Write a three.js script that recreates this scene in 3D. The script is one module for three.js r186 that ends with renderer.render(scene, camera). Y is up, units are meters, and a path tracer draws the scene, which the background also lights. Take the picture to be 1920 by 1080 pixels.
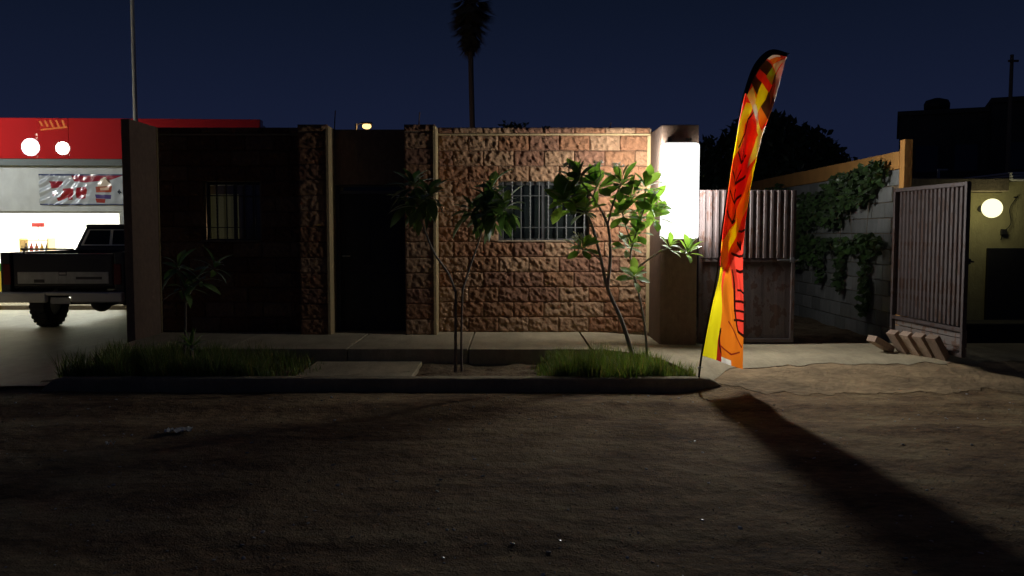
import * as THREE from 'three';
import { mergeGeometries } from 'three/addons/utils/BufferGeometryUtils.js';
import { RoundedBoxGeometry } from 'three/addons/geometries/RoundedBoxGeometry.js';
import { RectAreaLightUniformsLib } from 'three/addons/lights/RectAreaLightUniformsLib.js';
import { createNoise2D, createNoise3D } from 'simplex-noise';

// ---------- camera, sky, exposure ----------
const scene = new THREE.Scene();
const camera = new THREE.PerspectiveCamera(37.3, 16 / 9, 0.1, 600);
camera.position.set(0, 1.6, 0);
camera.rotation.x = -3.75 * Math.PI / 180;
const renderer = new THREE.WebGLRenderer({ antialias: true });
renderer.setSize(1024, 576);
renderer.toneMapping = THREE.LinearToneMapping;
renderer.toneMappingExposure = 1;
renderer.shadowMap.enabled = true;
RectAreaLightUniformsLib.init();
{
  // clear dusk sky: deep blue, a little paler low down
  const W = 64, H = 128, d = new Float32Array(W * H * 4);
  const stops = [[-90, 0.0030, 0.0036, 0.0080], [-2, 0.0050, 0.0060, 0.0140], [2, 0.0090, 0.0128, 0.0350], [7, 0.0074, 0.0113, 0.0315], [15, 0.0040, 0.0070, 0.0180], [40, 0.0030, 0.0042, 0.0110], [90, 0.0022, 0.0030, 0.0078]];
  for (let r = 0; r < H; r++) {
    const el = ((r + 0.5) / H - 0.5) * 180;
    let k = 0; while (k < stops.length - 2 && el > stops[k + 1][0]) k++;
    const t = THREE.MathUtils.clamp((el - stops[k][0]) / (stops[k + 1][0] - stops[k][0]), 0, 1);
    for (let c = 0; c < W; c++) {
      const o = (r * W + c) * 4;
      for (let q = 0; q < 3; q++) d[o + q] = stops[k][q + 1] * (1 - t) + stops[k + 1][q + 1] * t;
      d[o + 3] = 1;
    }
  }
  const t = new THREE.DataTexture(d, W, H, THREE.RGBAFormat, THREE.FloatType);
  t.mapping = THREE.EquirectangularReflectionMapping; t.magFilter = THREE.LinearFilter; t.needsUpdate = true;
  scene.background = t; scene.environment = t;
}

// ---------- helpers ----------
let seedState = 20240;
const rnd = () => { seedState = (seedState + 0x6d2b79f5) | 0; let t = Math.imul(seedState ^ (seedState >>> 15), 1 | seedState); t = (t + Math.imul(t ^ (t >>> 7), 61 | t)) ^ t; return ((t ^ (t >>> 14)) >>> 0) / 4294967296; };
const rr = (a, b) => a + (b - a) * rnd();
const n2 = createNoise2D(rnd), n3 = createNoise3D(rnd);
const PI = Math.PI, clamp = THREE.MathUtils.clamp, sstep = (a, b, x) => { const t = clamp((x - a) / (b - a), 0, 1); return t * t * (3 - 2 * t); }, mixf = (a, b, t) => a + (b - a) * t;
const V = (x, y, z) => new THREE.Vector3(x, y, z);
const rgb = (r, g, b) => new THREE.Color().setRGB(r, g, b);
const taken = {};
function numbered(n) { if (!(n in taken)) { taken[n] = 0; return n; } taken[n]++; return n + '_' + String(taken[n]).padStart(3, '0'); }
function metric(g) {                       // uv in metres, box projection in the piece's own axes
  if (g.index) g = g.toNonIndexed();
  const p = g.attributes.position, n = g.attributes.normal, uv = new Float32Array(p.count * 2);
  for (let i = 0; i < p.count; i += 3) {
    let ax = 0, ay = 0, az = 0;
    for (let k = 0; k < 3; k++) { ax += n.getX(i + k); ay += n.getY(i + k); az += n.getZ(i + k); }
    ax = Math.abs(ax); ay = Math.abs(ay); az = Math.abs(az);
    for (let k = 0; k < 3; k++) {
      const x = p.getX(i + k), y = p.getY(i + k), z = p.getZ(i + k);
      uv[(i + k) * 2] = ax > ay && ax > az ? z : x; uv[(i + k) * 2 + 1] = ay >= ax && ay > az ? z : y;
    }
  }
  g.setAttribute('uv', new THREE.BufferAttribute(uv, 2));
  return g;
}
function place(g, x, y, z, rx = 0, ry = 0, rz = 0) {
  g.applyMatrix4(new THREE.Matrix4().compose(V(x, y, z), new THREE.Quaternion().setFromEuler(new THREE.Euler(rx, ry, rz, 'YXZ')), V(1, 1, 1)));
  return metric(g);
}
const bx = (w, h, d, x, y, z, rx, ry, rz) => place(new THREE.BoxGeometry(w, h, d), x, y, z, rx, ry, rz);       // centred box
const rbx = (w, h, d, r, x, y, z, rx, ry, rz) => place(new RoundedBoxGeometry(w, h, d, 2, r), x, y, z, rx, ry, rz);
const span = (x0, x1, y0, y1, z0, z1) => bx(Math.abs(x1 - x0), Math.abs(y1 - y0), Math.abs(z1 - z0), (x0 + x1) / 2, (y0 + y1) / 2, (z0 + z1) / 2);
const rspan = (x0, x1, y0, y1, z0, z1, r = 0.01) => rbx(Math.abs(x1 - x0), Math.abs(y1 - y0), Math.abs(z1 - z0), r, (x0 + x1) / 2, (y0 + y1) / 2, (z0 + z1) / 2);
const cyl = (r0, r1, h, x, y, z, rx, ry, rz, seg = 16) => place(new THREE.CylinderGeometry(r0, r1, h, seg), x, y, z, rx, ry, rz);
function tube(pts, r, seg = 24, rad = 8, r1 = r) {
  const c = new THREE.CatmullRomCurve3(pts.map((p) => p.isVector3 ? p : V(...p))), g = new THREE.TubeGeometry(c, seg, 1, rad);
  const p = g.attributes.position;
  for (let i = 0; i <= seg; i++) {
    const q = c.getPointAt(i / seg), s = mixf(r, r1, i / seg);
    for (let j = 0; j <= rad; j++) { const k = i * (rad + 1) + j; p.setXYZ(k, q.x + (p.getX(k) - q.x) * s, q.y + (p.getY(k) - q.y) * s, q.z + (p.getZ(k) - q.z) * s); }
  }
  return metric(g);
}
function mesh(name, geos, mat, parent) {
  const g = Array.isArray(geos) ? (geos.length > 1 ? mergeGeometries(geos.map((x) => { const y = x.index ? x.toNonIndexed() : x; for (const k of Object.keys(y.attributes)) if (!['position', 'normal', 'uv'].includes(k)) y.deleteAttribute(k); return y; })) : geos[0]) : geos;
  const m = new THREE.Mesh(g, mat);
  m.castShadow = m.receiveShadow = true;
  m.name = parent ? name : numbered(name);
  (parent || scene).add(m);
  return m;
}
function thing(name, label, category, x = 0, y = 0, z = 0, turn = 0, group) {
  const o = new THREE.Group(); o.name = numbered(name); o.position.set(x, y, z); o.rotation.y = turn; scene.add(o);
  o.userData = { label, category }; if (group) o.userData.group = group;
  return o;
}
function tag(o, label, category, group) { o.userData = { label, category }; if (group) o.userData.group = group; return o; }
function struct(o, label) { o.userData = { kind: 'structure' }; if (label) o.userData.label = label; return o; }

// ---------- computed textures ----------
function noiseTex(size, fn, srgb = true) {
  const d = new Uint8Array(size * size * 4);
  for (let y = 0; y < size; y++) for (let x = 0; x < size; x++) {
    const c = fn(x / size, y / size), o = (y * size + x) * 4;
    for (let k = 0; k < 3; k++) d[o + k] = clamp(Math.round((Array.isArray(c) ? c[k] : c) * 255), 0, 255);
    d[o + 3] = 255;
  }
  const t = new THREE.DataTexture(d, size, size); t.wrapS = t.wrapT = THREE.RepeatWrapping; t.magFilter = THREE.LinearFilter; t.minFilter = THREE.LinearMipmapLinearFilter; t.generateMipmaps = true;
  if (srgb) t.colorSpace = THREE.SRGBColorSpace;
  t.needsUpdate = true; return t;
}
// tileable noise on a torus
const n4s = (u, v, f, s) => { const a = u * 2 * PI, b = v * 2 * PI, R = f / (2 * PI); return 0.5 * (n3(Math.cos(a) * R + s, Math.sin(a) * R, Math.cos(b) * R + s * 1.7) + n3(Math.sin(b) * R - s, Math.cos(a) * R + 9.1, Math.sin(a) * R + s)); };
const fbm = (u, v, f, s, o = 4) => { let t = 0, a = 0.5; for (let i = 0; i < o; i++) { t += a * n4s(u, v, f * 2 ** i, s + i * 5.3); a *= 0.55; } return t; };
const toS = (c) => c <= 0.0031308 ? 12.92 * c : 1.055 * c ** (1 / 2.4) - 0.055;
const tone = (base, k) => base.map((c) => toS(clamp(c * k, 0, 1)));
const rep = (t, k, k2 = k) => { const c = t.clone(); c.repeat.set(k, k2); c.needsUpdate = true; return c; };
const plain = (u, v, f, s, o) => { let t = 0, a = 0.5; for (let i = 0; i < o; i++) { t += a * n2(u * f * 2 ** i + s * 3.7, v * f * 2 ** i - s * 1.9); a *= 0.55; } return t; };
const mirrored = (t) => { t.wrapS = t.wrapT = THREE.MirroredRepeatWrapping; return t; };
const T = {
  rough: noiseTex(512, (u, v) => 0.5 + 0.55 * fbm(u, v, 14, 3, 5), false),
  grit: mirrored(noiseTex(1024, (u, v) => { const g = n2(u * 150, v * 150), h = n2(u * 62 + 7, v * 62), p = plain(u, v, 9, 3, 5); return 0.42 + 0.42 * p + 0.22 * Math.max(0, g - 0.2) + 0.30 * Math.max(0, h - 0.45) + 0.05 * n2(u * 330, v * 330); }, false)),
  blockTint: noiseTex(256, (u, v) => tone([0.80, 0.80, 0.80], 1 + 0.32 * fbm(u, v, 12, 1, 5)), true),
  dirt: mirrored(noiseTex(1024, (u, v) => { const a = plain(u, v, 5, 4, 6), b = plain(u, v, 40, 17, 4), s = n2(u * 210, v * 110); return tone([mixf(0.250, 0.205, a + 0.5), 0.168, mixf(0.088, 0.100, a + 0.5)], 1 + 0.85 * a + 0.5 * b + (s > 0.72 ? 0.55 : s < -0.75 ? -0.3 : 0)); })),
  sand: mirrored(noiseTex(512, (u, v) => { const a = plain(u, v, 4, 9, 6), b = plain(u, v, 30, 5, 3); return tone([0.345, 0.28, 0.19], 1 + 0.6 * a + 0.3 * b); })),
  concrete: noiseTex(512, (u, v) => { const a = fbm(u, v, 4, 14, 6), b = fbm(u, v, 40, 3, 2); return tone([0.40, 0.335, 0.215], 1 + 0.42 * a + 0.22 * b); }),
  paint: noiseTex(256, (u, v) => tone([0.9, 0.9, 0.9], 1 + 0.22 * fbm(u, v, 5, 24, 5)), true),
  rust: noiseTex(256, (u, v) => { const a = fbm(u, v, 6, 31, 5); return tone(a > 0.16 ? [0.62, 0.42, 0.32] : [0.9, 0.88, 0.88], 1 + 0.35 * a); }),
};
const std = (color, roughness = 0.9, o = {}) => new THREE.MeshStandardMaterial({ color, roughness, ...o });
const phy = (color, roughness, o) => new THREE.MeshPhysicalMaterial({ color, roughness, ...o });
const M = {
  mortar: std(rgb(0.34, 0.25, 0.16), 0.95, { map: rep(T.blockTint, 1.5), bumpMap: rep(T.grit, 1.5), bumpScale: 0.006 }),
  plaster: std(rgb(0.25, 0.165, 0.115), 0.95, { map: rep(T.blockTint, 0.9), bumpMap: rep(T.rough, 2), bumpScale: 0.006 }),
  trim: std(rgb(0.46, 0.34, 0.17), 0.9, { map: rep(T.blockTint, 2), bumpMap: rep(T.rough, 3), bumpScale: 0.003 }),
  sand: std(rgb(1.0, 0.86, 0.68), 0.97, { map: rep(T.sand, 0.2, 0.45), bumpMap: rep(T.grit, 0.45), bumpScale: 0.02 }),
  dirt: std(rgb(1.0, 0.87, 0.72), 0.97, { map: rep(T.dirt, 0.13, 0.37), bumpMap: rep(T.grit, 0.4), bumpScale: 0.026 }),
  soil: std(rgb(0.85, 0.8, 0.78), 0.97, { map: rep(T.dirt, 0.45), bumpMap: rep(T.grit, 0.6), bumpScale: 0.03 }),
  concrete: std(rgb(1, 1, 1), 0.9, { map: rep(T.concrete, 0.55), bumpMap: rep(T.rough, 2), bumpScale: 0.004 }),
  oldConcrete: std(rgb(0.8, 0.78, 0.76), 0.93, { map: rep(T.concrete, 0.8), bumpMap: rep(T.grit, 1), bumpScale: 0.01 }),
  lot: std(rgb(0.86, 0.86, 0.8), 0.62, { map: rep(T.concrete, 0.13), bumpMap: rep(T.rough, 0.8), bumpScale: 0.006 }),
  iron: std(rgb(0.10, 0.10, 0.10), 0.5, { metalness: 0.6 }),
  barGrey: std(rgb(0.11, 0.11, 0.105), 0.5, { metalness: 0.2 }),
  ironPale: std(rgb(0.36, 0.36, 0.34), 0.45, { metalness: 0.35 }),
  darkGlass: phy(rgb(0.010, 0.013, 0.012), 0.08, {}),
  clearGlass: phy(rgb(0.92, 0.95, 0.94), 0.02, { transmission: 1, thickness: 0, ior: 1.45 }),
  doorSteel: std(rgb(0.030, 0.032, 0.034), 0.5, { metalness: 0.3, map: rep(T.paint, 1) }),
  gateSheet: std(rgb(0.085, 0.066, 0.063), 0.55, { metalness: 0.25, map: rep(T.rust, 0.8), bumpMap: rep(T.rough, 2), bumpScale: 0.002 }),
  gateFrame: std(rgb(0.085, 0.066, 0.063), 0.55, { metalness: 0.2, map: rep(T.rust, 0.8) }),
  gateKick: std(rgb(0.20, 0.17, 0.15), 0.6, { metalness: 0.1, map: rep(T.rust, 1.1) }),
  whiteBlock: [0, 1, 2].map((k) => std(rgb(0.30 - 0.04 * k, 0.31 - 0.04 * k, 0.30 - 0.04 * k), 0.92, { map: rep(T.paint, 1.1 + k * 0.3), bumpMap: rep(T.rough, 2), bumpScale: 0.006 })),
  ochre: std(rgb(0.60, 0.29, 0.075), 0.9, { map: rep(T.paint, 0.8), bumpMap: rep(T.rough, 2), bumpScale: 0.004 }),
  brick: [0, 1, 2].map((k) => std(rgb(0.48 - 0.09 * k, 0.34 - 0.065 * k, 0.25 - 0.05 * k), 0.95, { map: rep(T.blockTint, 3), bumpMap: rep(T.grit, 2), bumpScale: 0.006 })),
  bark: std(rgb(0.20, 0.155, 0.115), 0.9, { bumpMap: rep(T.rough, 6), bumpScale: 0.006 }),
  barkPale: std(rgb(0.30, 0.27, 0.21), 0.8, { bumpMap: rep(T.rough, 6), bumpScale: 0.004 }),
  petal: phy(rgb(0.80, 0.80, 0.72), 0.8, { transmission: 0.35, side: THREE.DoubleSide }),
  black: std(rgb(0.012, 0.012, 0.013), 0.6),
  rubber: std(rgb(0.018, 0.018, 0.018), 0.85),
};
const leafMat = (r, g, b, k = 0.42) => phy(rgb(r, g, b), 0.45, { transmission: k, thickness: 0, side: THREE.DoubleSide, roughness: 1, clearcoat: 0.5, clearcoatRoughness: 0.3 });
const L = {
  plum: [leafMat(0.20, 0.36, 0.035, 0.6), leafMat(0.13, 0.27, 0.028, 0.6), leafMat(0.27, 0.43, 0.055, 0.6)],
  mango: [leafMat(0.10, 0.20, 0.035, 0.5), leafMat(0.07, 0.15, 0.025, 0.5), leafMat(0.15, 0.25, 0.05, 0.5)],
  grass: leafMat(0.17, 0.27, 0.04, 0.5),
  ivy: leafMat(0.045, 0.105, 0.020, 0.3),
  tree: leafMat(0.035, 0.065, 0.022, 0.3),
  dry: leafMat(0.17, 0.115, 0.05, 0.2),
  palm: leafMat(0.045, 0.07, 0.025, 0.25),
};

// ---------- ground, road, pavements ----------
// the drive climbs from the road to the gate level
const ramp = (d) => 0.20 * sstep(8.15, 9.35, d);
const roadH = (x, d) => ramp(d) * sstep(1.62, 1.98, x) + (1 - sstep(8.55, 8.95, d) * sstep(1.6, 2.1, x)) * roadBumps(x, d);
const roadBumps = (x, d) => 0.010 * n2(x * 0.5, d * 0.7) + 0.004 * n2(x * 2.3 + 9, d * 3.1) + 0.004 * n2(x * 7.1, d * 8.3 + 3) - 0.03 * Math.exp(-(((d - 7.35 - 0.08 * n2(x * 0.4, 5)) / 0.28) ** 2)) + 0.012 * Math.exp(-(((d - 7.85) / 0.2) ** 2)) - [[6.55, 0.11, 1], [6.25, 0.10, 2], [5.15, 0.12, 3], [4.85, 0.10, 4], [4.2, 0.12, 5]].reduce((t, [q, w, k]) => t + 0.011 * (0.6 + 0.5 * n2(x * 0.6, k * 9)) * Math.exp(-(((d - q - 0.06 * n2(x * 0.35, k) - 0.02 * x) / w) ** 2)), 0);
function sheet(x0, x1, d0, d1, step, hf, edge) {
  const nx = Math.round((x1 - x0) / step), nd = Math.round((d1 - d0) / step), pos = [], uv = [], idx = [];
  for (let j = 0; j <= nd; j++) for (let i = 0; i <= nx; i++) {
    const x = mixf(x0, x1, i / nx); let d = mixf(d0, d1, j / nd);
    if (edge) d = mixf(edge(x), d1, j / nd);
    pos.push(x, hf(x, d), -d); uv.push(x, d);
  }
  for (let j = 0; j < nd; j++) for (let i = 0; i < nx; i++) { const a = j * (nx + 1) + i, b = a + 1, c = a + nx + 1, e = c + 1; idx.push(a, b, c, b, e, c); }
  const g = new THREE.BufferGeometry();
  g.setAttribute('position', new THREE.Float32BufferAttribute(pos, 3)); g.setAttribute('uv', new THREE.Float32BufferAttribute(uv, 2)); g.setIndex(idx); g.computeVertexNormals();
  return g;
}
struct(mesh('ground', sheet(-260, 260, -60, 420, 20, () => -0.09), M.soil));
struct(mesh('dirt_road', sheet(-16, 11, -3, 9.45, 0.06, roadH), M.dirt));
struct(mesh('parking_lot', sheet(-34, -4.78, 8.62, 18.3, 1, () => 0.034), M.lot));
struct(mesh('parking_lot', sheet(-4.78, -4.40, 11.5, 18.3, 0.4, () => 0.034), M.lot));
struct(mesh('yard_ground', sheet(2.3, 4.8, 10.5, 19, 0.12, (x, d) => 0.20 + 0.02 * n2(x * 1.3, d * 1.3) + 0.008 * n2(x * 5, d * 5)), M.soil));

// pavement in front of the house: slabs with joints
{
  const g = struct(new THREE.Group()); g.name = 'sidewalk'; scene.add(g);
  let x = -4.66;
  for (const w of [1.38, 1.40, 1.38, 1.40]) {
    const s = mesh('slab', rbx(w - 0.012, 0.30, 1.70, 0.012, x + w / 2, 0.12 + rr(-0.003, 0.003), -10.525), M.concrete, g); s.name = 'slab'; x += w;
  }
}
const kerbBack = new THREE.CatmullRomCurve3([V(0.9, 0, 9.675), V(1.15, 0, 9.58), V(1.54, 0, 9.27), V(1.82, 0, 8.86), V(1.98, 0, 8.66), V(2.3, 0, 8.95), V(3.0, 0, 9.05), V(4.2, 0, 9.12), V(6.4, 0, 9.2)]);
const kb = kerbBack.getPoints(160);
const edgeAt = (x) => { for (let i = 1; i < kb.length; i++) if (kb[i].x >= x) { const t = (x - kb[i - 1].x) / (kb[i].x - kb[i - 1].x); return mixf(kb[i - 1].z, kb[i].z, clamp(t, 0, 1)); } return 9.2; };
const apronH = (x, d) => mixf(0.268, 0.011 + ramp(d), sstep(0.95, 2.1, x)) + 0.004 * n2(x * 2, d * 2) * sstep(2.1, 1.2, x);
{
  const g1 = sheet(0.915, 2.0, 9, 11.36, 0.06, apronH, edgeAt);
  const g2 = sheet(2.0, 6.4, 9, 10.62, 0.08, apronH, (x) => edgeAt(x) + 0.06 * n2(x * 2.2, 1) + 0.03 * n2(x * 7, 4));
  const skirt = []; const uv = [], idx = [];
  for (let i = 0; i <= 40; i++) { const x = mixf(0.915, 2.0, i / 40), d = edgeAt(x); skirt.push(x, apronH(x, d), -d, x, -0.02, -d + 0.004); uv.push(x, 0.3, x, 0); if (i < 40) idx.push(i * 2, i * 2 + 1, i * 2 + 2, i * 2 + 2, i * 2 + 1, i * 2 + 3); }
  const sk = new THREE.BufferGeometry(); sk.setAttribute('position', new THREE.Float32BufferAttribute(skirt, 3)); sk.setAttribute('uv', new THREE.Float32BufferAttribute(uv, 2)); sk.setIndex(idx); sk.computeVertexNormals();
  struct(mesh('driveway', [g1, g2, sk], M.concrete));
}
// dry sand washed down the drive onto the road
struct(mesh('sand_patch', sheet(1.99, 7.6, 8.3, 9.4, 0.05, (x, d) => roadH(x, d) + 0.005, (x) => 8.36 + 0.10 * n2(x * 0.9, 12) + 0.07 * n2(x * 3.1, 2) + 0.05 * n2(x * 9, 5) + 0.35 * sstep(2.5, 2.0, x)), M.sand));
// planting strip: earth between the two kerbs, front kerb, stepping slab
const bedH = (x, d) => 0.085 + 0.02 * n2(x * 1.6, d * 2) + 0.012 * n2(x * 5, d * 6);
struct(mesh('planting_bed', sheet(-4.75, 1.98, 8.5, 9.72, 0.06, bedH), M.soil));
{
  // front kerb: profile swept along x, its right end rounded down into the drive
  const pos = [], uv = [], idx = [], N = 120, prof = [[0, -0.05], [0.0, 0.105], [0.008, 0.127], [0.022, 0.138], [0.128, 0.138], [0.145, 0.13], [0.15, 0.1], [0.15, -0.05]];
  for (let i = 0; i <= N; i++) {
    const t = i / N, x = mixf(-4.72, 2.16, t), e = sstep(2.17, 1.86, x), el = sstep(-4.73, -4.55, x), s = Math.sqrt(Math.max(0, 1 - (1 - e) ** 2)) * Math.sqrt(Math.max(0.02, el));
    for (const [a, b] of prof) { pos.push(x, (b > 0 ? b * s + 0.004 * n2(x * 3, a * 20) : b), -(8.47 + a + 0.05 * (1 - e)) + 0.004 * n2(x * 2, 7)); uv.push(x, a + b); }
    if (i < N) for (let k = 0; k < prof.length - 1; k++) { const a = i * prof.length + k, b = a + 1, c = a + prof.length, f = c + 1; idx.push(a, b, c, b, f, c); }
  }
  const g = new THREE.BufferGeometry(); g.setAttribute('position', new THREE.Float32BufferAttribute(pos, 3)); g.setAttribute('uv', new THREE.Float32BufferAttribute(uv, 2)); g.setIndex(idx); g.computeVertexNormals();
  struct(mesh('kerb', g, M.oldConcrete));
}
struct(mesh('path_slab', rspan(-2.22, -1.02, 0.02, 0.135, -8.63, -9.62, 0.012), M.concrete));

// ---------- the rock-faced block house ----------
const WALL = -11.35;
const blockMats = [0, 1, 2, 3, 4].map((k) => std(rgb([0.36, 0.29, 0.40, 0.32, 0.26][k], [0.20, 0.140, 0.235, 0.148, 0.125][k], [0.105, 0.066, 0.128, 0.07, 0.07][k]), 0.95, { map: rep(T.blockTint, 1.3 + 0.2 * k), bumpMap: rep(T.grit, 1.4), bumpScale: 0.016 }));
function rockBlock(w, h, seed, deep = 0.052) {     // split-face block: back at z = 0, broken face towards +z
  const nx = Math.max(5, Math.round(w / 0.018)), ny = Math.max(3, Math.round(h / 0.018)), pos = [], uv = [], idx = [];
  for (let j = 0; j <= ny; j++) for (let i = 0; i <= nx; i++) {
    const x = (i / nx - 0.5) * w, y = (j / ny - 0.5) * h;
    const ex = Math.min(i, nx - i) / nx * w, ey = Math.min(j, ny - j) / ny * h, e = Math.min(1, Math.min(ex, ey) / 0.018);
    const a = n2(x * 8 + seed * 3.1, y * 8 + seed), b = n2(x * 15 + seed, y * 14 - seed * 2), c = n2(x * 34, y * 34 + seed * 5);
    const f = 0.42 + 0.45 * a + 0.55 * Math.max(0, b) - 0.25 * Math.max(0, -b) + 0.24 * c;
    const jit = (i > 0 && i < nx && j > 0 && j < ny) ? 0.006 : 0;
    pos.push(x + jit * n2(x * 60 + seed, y * 60), y + jit * n2(y * 60, x * 60 - seed), 0.016 + clamp(f, -0.1, 1.35) * deep * (0.30 + 0.70 * e));
    uv.push(x + seed * 0.37, y + seed * 0.21);
  }
  const W1 = nx + 1;
  for (let j = 0; j < ny; j++) for (let i = 0; i < nx; i++) { const a = j * W1 + i; idx.push(a, a + 1, a + W1, a + 1, a + W1 + 1, a + W1); }
  // sides back to the mortar
  const ring = []; for (let i = 0; i < nx; i++) ring.push(i); for (let j = 0; j < ny; j++) ring.push(j * W1 + nx); for (let i = nx; i > 0; i--) ring.push(ny * W1 + i); for (let j = ny; j > 0; j--) ring.push(j * W1);
  const base = pos.length / 3; ring.forEach((r) => { pos.push(pos[r * 3], pos[r * 3 + 1], -0.01); uv.push(uv[r * 2], uv[r * 2 + 1]); });
  ring.forEach((r, k) => { const q = ring[(k + 1) % ring.length], a = base + k, b = base + (k + 1) % ring.length; idx.push(r, a, q, q, a, b); });
  const g = new THREE.BufferGeometry(); g.setAttribute('position', new THREE.Float32BufferAttribute(pos, 3)); g.setAttribute('uv', new THREE.Float32BufferAttribute(uv, 2)); g.setIndex(idx); g.computeVertexNormals();
  return g;
}
const blockCache = {};
function blockGeo(w, h, deep) { const key = [w, h, deep].map((q) => q.toFixed(3)).join('/'); const list = blockCache[key] ||= [1, 2, 3, 4, 5, 6, 7].map((s) => rockBlock(w, h, s * 1.37 + w * 10, deep)); return list[Math.floor(rnd() * list.length)]; }
{
  const house = thing('block_house', 'low house of brown rock-faced concrete blocks with barred windows beside the lit sign', 'house', -1.2, 0.27, WALL);
  const ox = 1.2, oy = -0.27, oz = -WALL;             // world to house axes
  const hb = (x0, x1, y0, y1, z0, z1) => span(x0 + ox, x1 + ox, y0 + oy, y1 + oy, z0 + oz, z1 + oz);
  const TOP = 2.96, wL = [-4.108, -3.34], wR = [-0.18, 1.02], wy = [1.47, 2.27], door = [-2.35, -1.38];
  // carrying walls behind the blocks
  const f = WALL, b = WALL - 0.16;
  mesh('wall', [
    hb(-4.70, wL[0], 0, TOP - 0.005, f, b), hb(wL[0], wL[1], 0, wy[0], f, b), hb(wL[0], wL[1], wy[1], TOP - 0.005, f, b), hb(wL[1], -2.35, 0, TOP - 0.005, f, b),
    hb(-1.38, wR[0], 0, TOP - 0.005, f, b), hb(wR[0], wR[1], 0, wy[0], f, b), hb(wR[0], wR[1], wy[1], TOP - 0.005, f, b), hb(wR[1], 1.84, 0, TOP - 0.005, f, b),
  ], M.mortar, house);
  mesh('lintel_wall', hb(door[0] - 0.01, door[1] + 0.01, 2.23, TOP - 0.01, f - 0.02, b - 0.1), M.plaster, house);
  mesh('rear_wall', [hb(-4.70, -4.50, 0, TOP - 0.006, b - 0.002, -17.2), hb(1.64, 1.84, 0, TOP - 0.006, b - 0.002, -17.2), hb(-4.70, 1.84, 0, TOP - 0.006, -17.202, -17.4)], M.plaster, house);
  mesh('roof', hb(-4.50, 1.64, 2.62, 2.74, b - 0.104, -17.2), M.oldConcrete, house);
  mesh('side_fin', rspan(-4.765 + ox, -4.66 + ox, -0.25, TOP + 0.015 + oy, -10.5 + oz, -11.6 + oz, 0.006), M.plaster, house);
  mesh('side_fin', rspan(1.82 + ox, 2.27 + ox, -0.20, 2.90 + oy, -10.46 + oz, -12.2 + oz, 0.012), M.plaster, house);
  // blocks, running bond
  const course = (x0, x1, y, h, zf, unit, gap = null, odd = 0, deep = 0.038) => {
    const runs = gap ? [[x0, gap[0]], [gap[1], x1]] : [[x0, x1]];
    for (const [a, e] of runs) {
      let x = a;
      const phase = Math.round((a - x0) / (unit / 2)) + odd;
      let first = phase % 2 === 1;
      while (x < e - 0.02) {
        const w = Math.min(first ? unit / 2 : unit, e - x); first = false;
        const m = mesh('block', blockGeo(w - 0.005, h - 0.005, deep), blockMats[Math.floor(rnd() * 5)], house);
        m.position.set(x + w / 2 + ox, y + h / 2 + oy, zf + oz + rr(-0.004, 0.004));
        if (rnd() < 0.5) m.rotation.z = PI;
        x += w;
      }
    }
  };
  for (let k = 0; k < 13; k++) {
    const y = 0.27 + 0.2 * k, inWin = y > wy[0] - 0.05 && y < wy[1] - 0.05;
    course(-0.98, 1.82, y, 0.2, f + 0.002, 0.4, inWin ? wR : null, k % 2);
    course(-4.66, -2.74, y, 0.2, f + 0.002, 0.384, inWin ? [wL[0] + 0.024, wL[1] + 0.024] : null, k % 2);
    course(-2.74, -2.355, y, 0.2, f + 0.322, 0.385, null, 0, 0.016);
    course(-1.38, -0.985, y, 0.2, f + 0.322, 0.395, null, 0, 0.016);
  }
  // capping course, and the mortar band under it
  course(-0.98, 1.82, 2.888, 0.085, f + 0.002, 0.4, null, 1); course(-4.66, -2.74, 2.888, 0.085, f + 0.002, 0.384, null, 1);
  course(-2.74, -2.355, 2.888, 0.085, f + 0.322, 0.385); course(-1.38, -0.985, 2.888, 0.085, f + 0.322, 0.395);
  mesh('mortar_band', rspan(-0.982 + ox, 1.818 + ox, 2.866 + oy, 2.89 + oy, f + 0.001 + oz, f + 0.046 + oz, 0.006), M.trim, house);
  mesh('mortar_band', rspan(-4.66 + ox, -2.745 + ox, 2.866 + oy, 2.89 + oy, f + 0.001 + oz, f + 0.046 + oz, 0.006), M.trim, house);
  // pilasters either side of the door, smooth cement on their flanks
  for (const [x0, x1] of [[-2.74, -2.355], [-1.38, -0.985]]) {
    mesh('pilaster', hb(x0, x1, 0.2, TOP - 0.008, f + 0.001, f + 0.320), M.mortar, house);
    mesh('corner_strip', rspan(x1 - 0.028 + ox, x1 + 0.012 + ox, 0.265 + oy, TOP - 0.004 + oy, f + 0.0015 + oz, f + 0.362 + oz, 0.006), M.trim, house);
  }
  mesh('corner_strip', rspan(-4.668 + ox, -4.645 + ox, 0.265 + oy, TOP + oy, f + 0.0015 + oz, f + 0.075 + oz, 0.006), M.trim, house);
  mesh('corner_strip', rspan(1.775 + ox, 1.83 + ox, 0.265 + oy, 2.86 + oy, f + 0.0015 + oz, f + 0.058 + oz, 0.006), M.trim, house);
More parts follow.
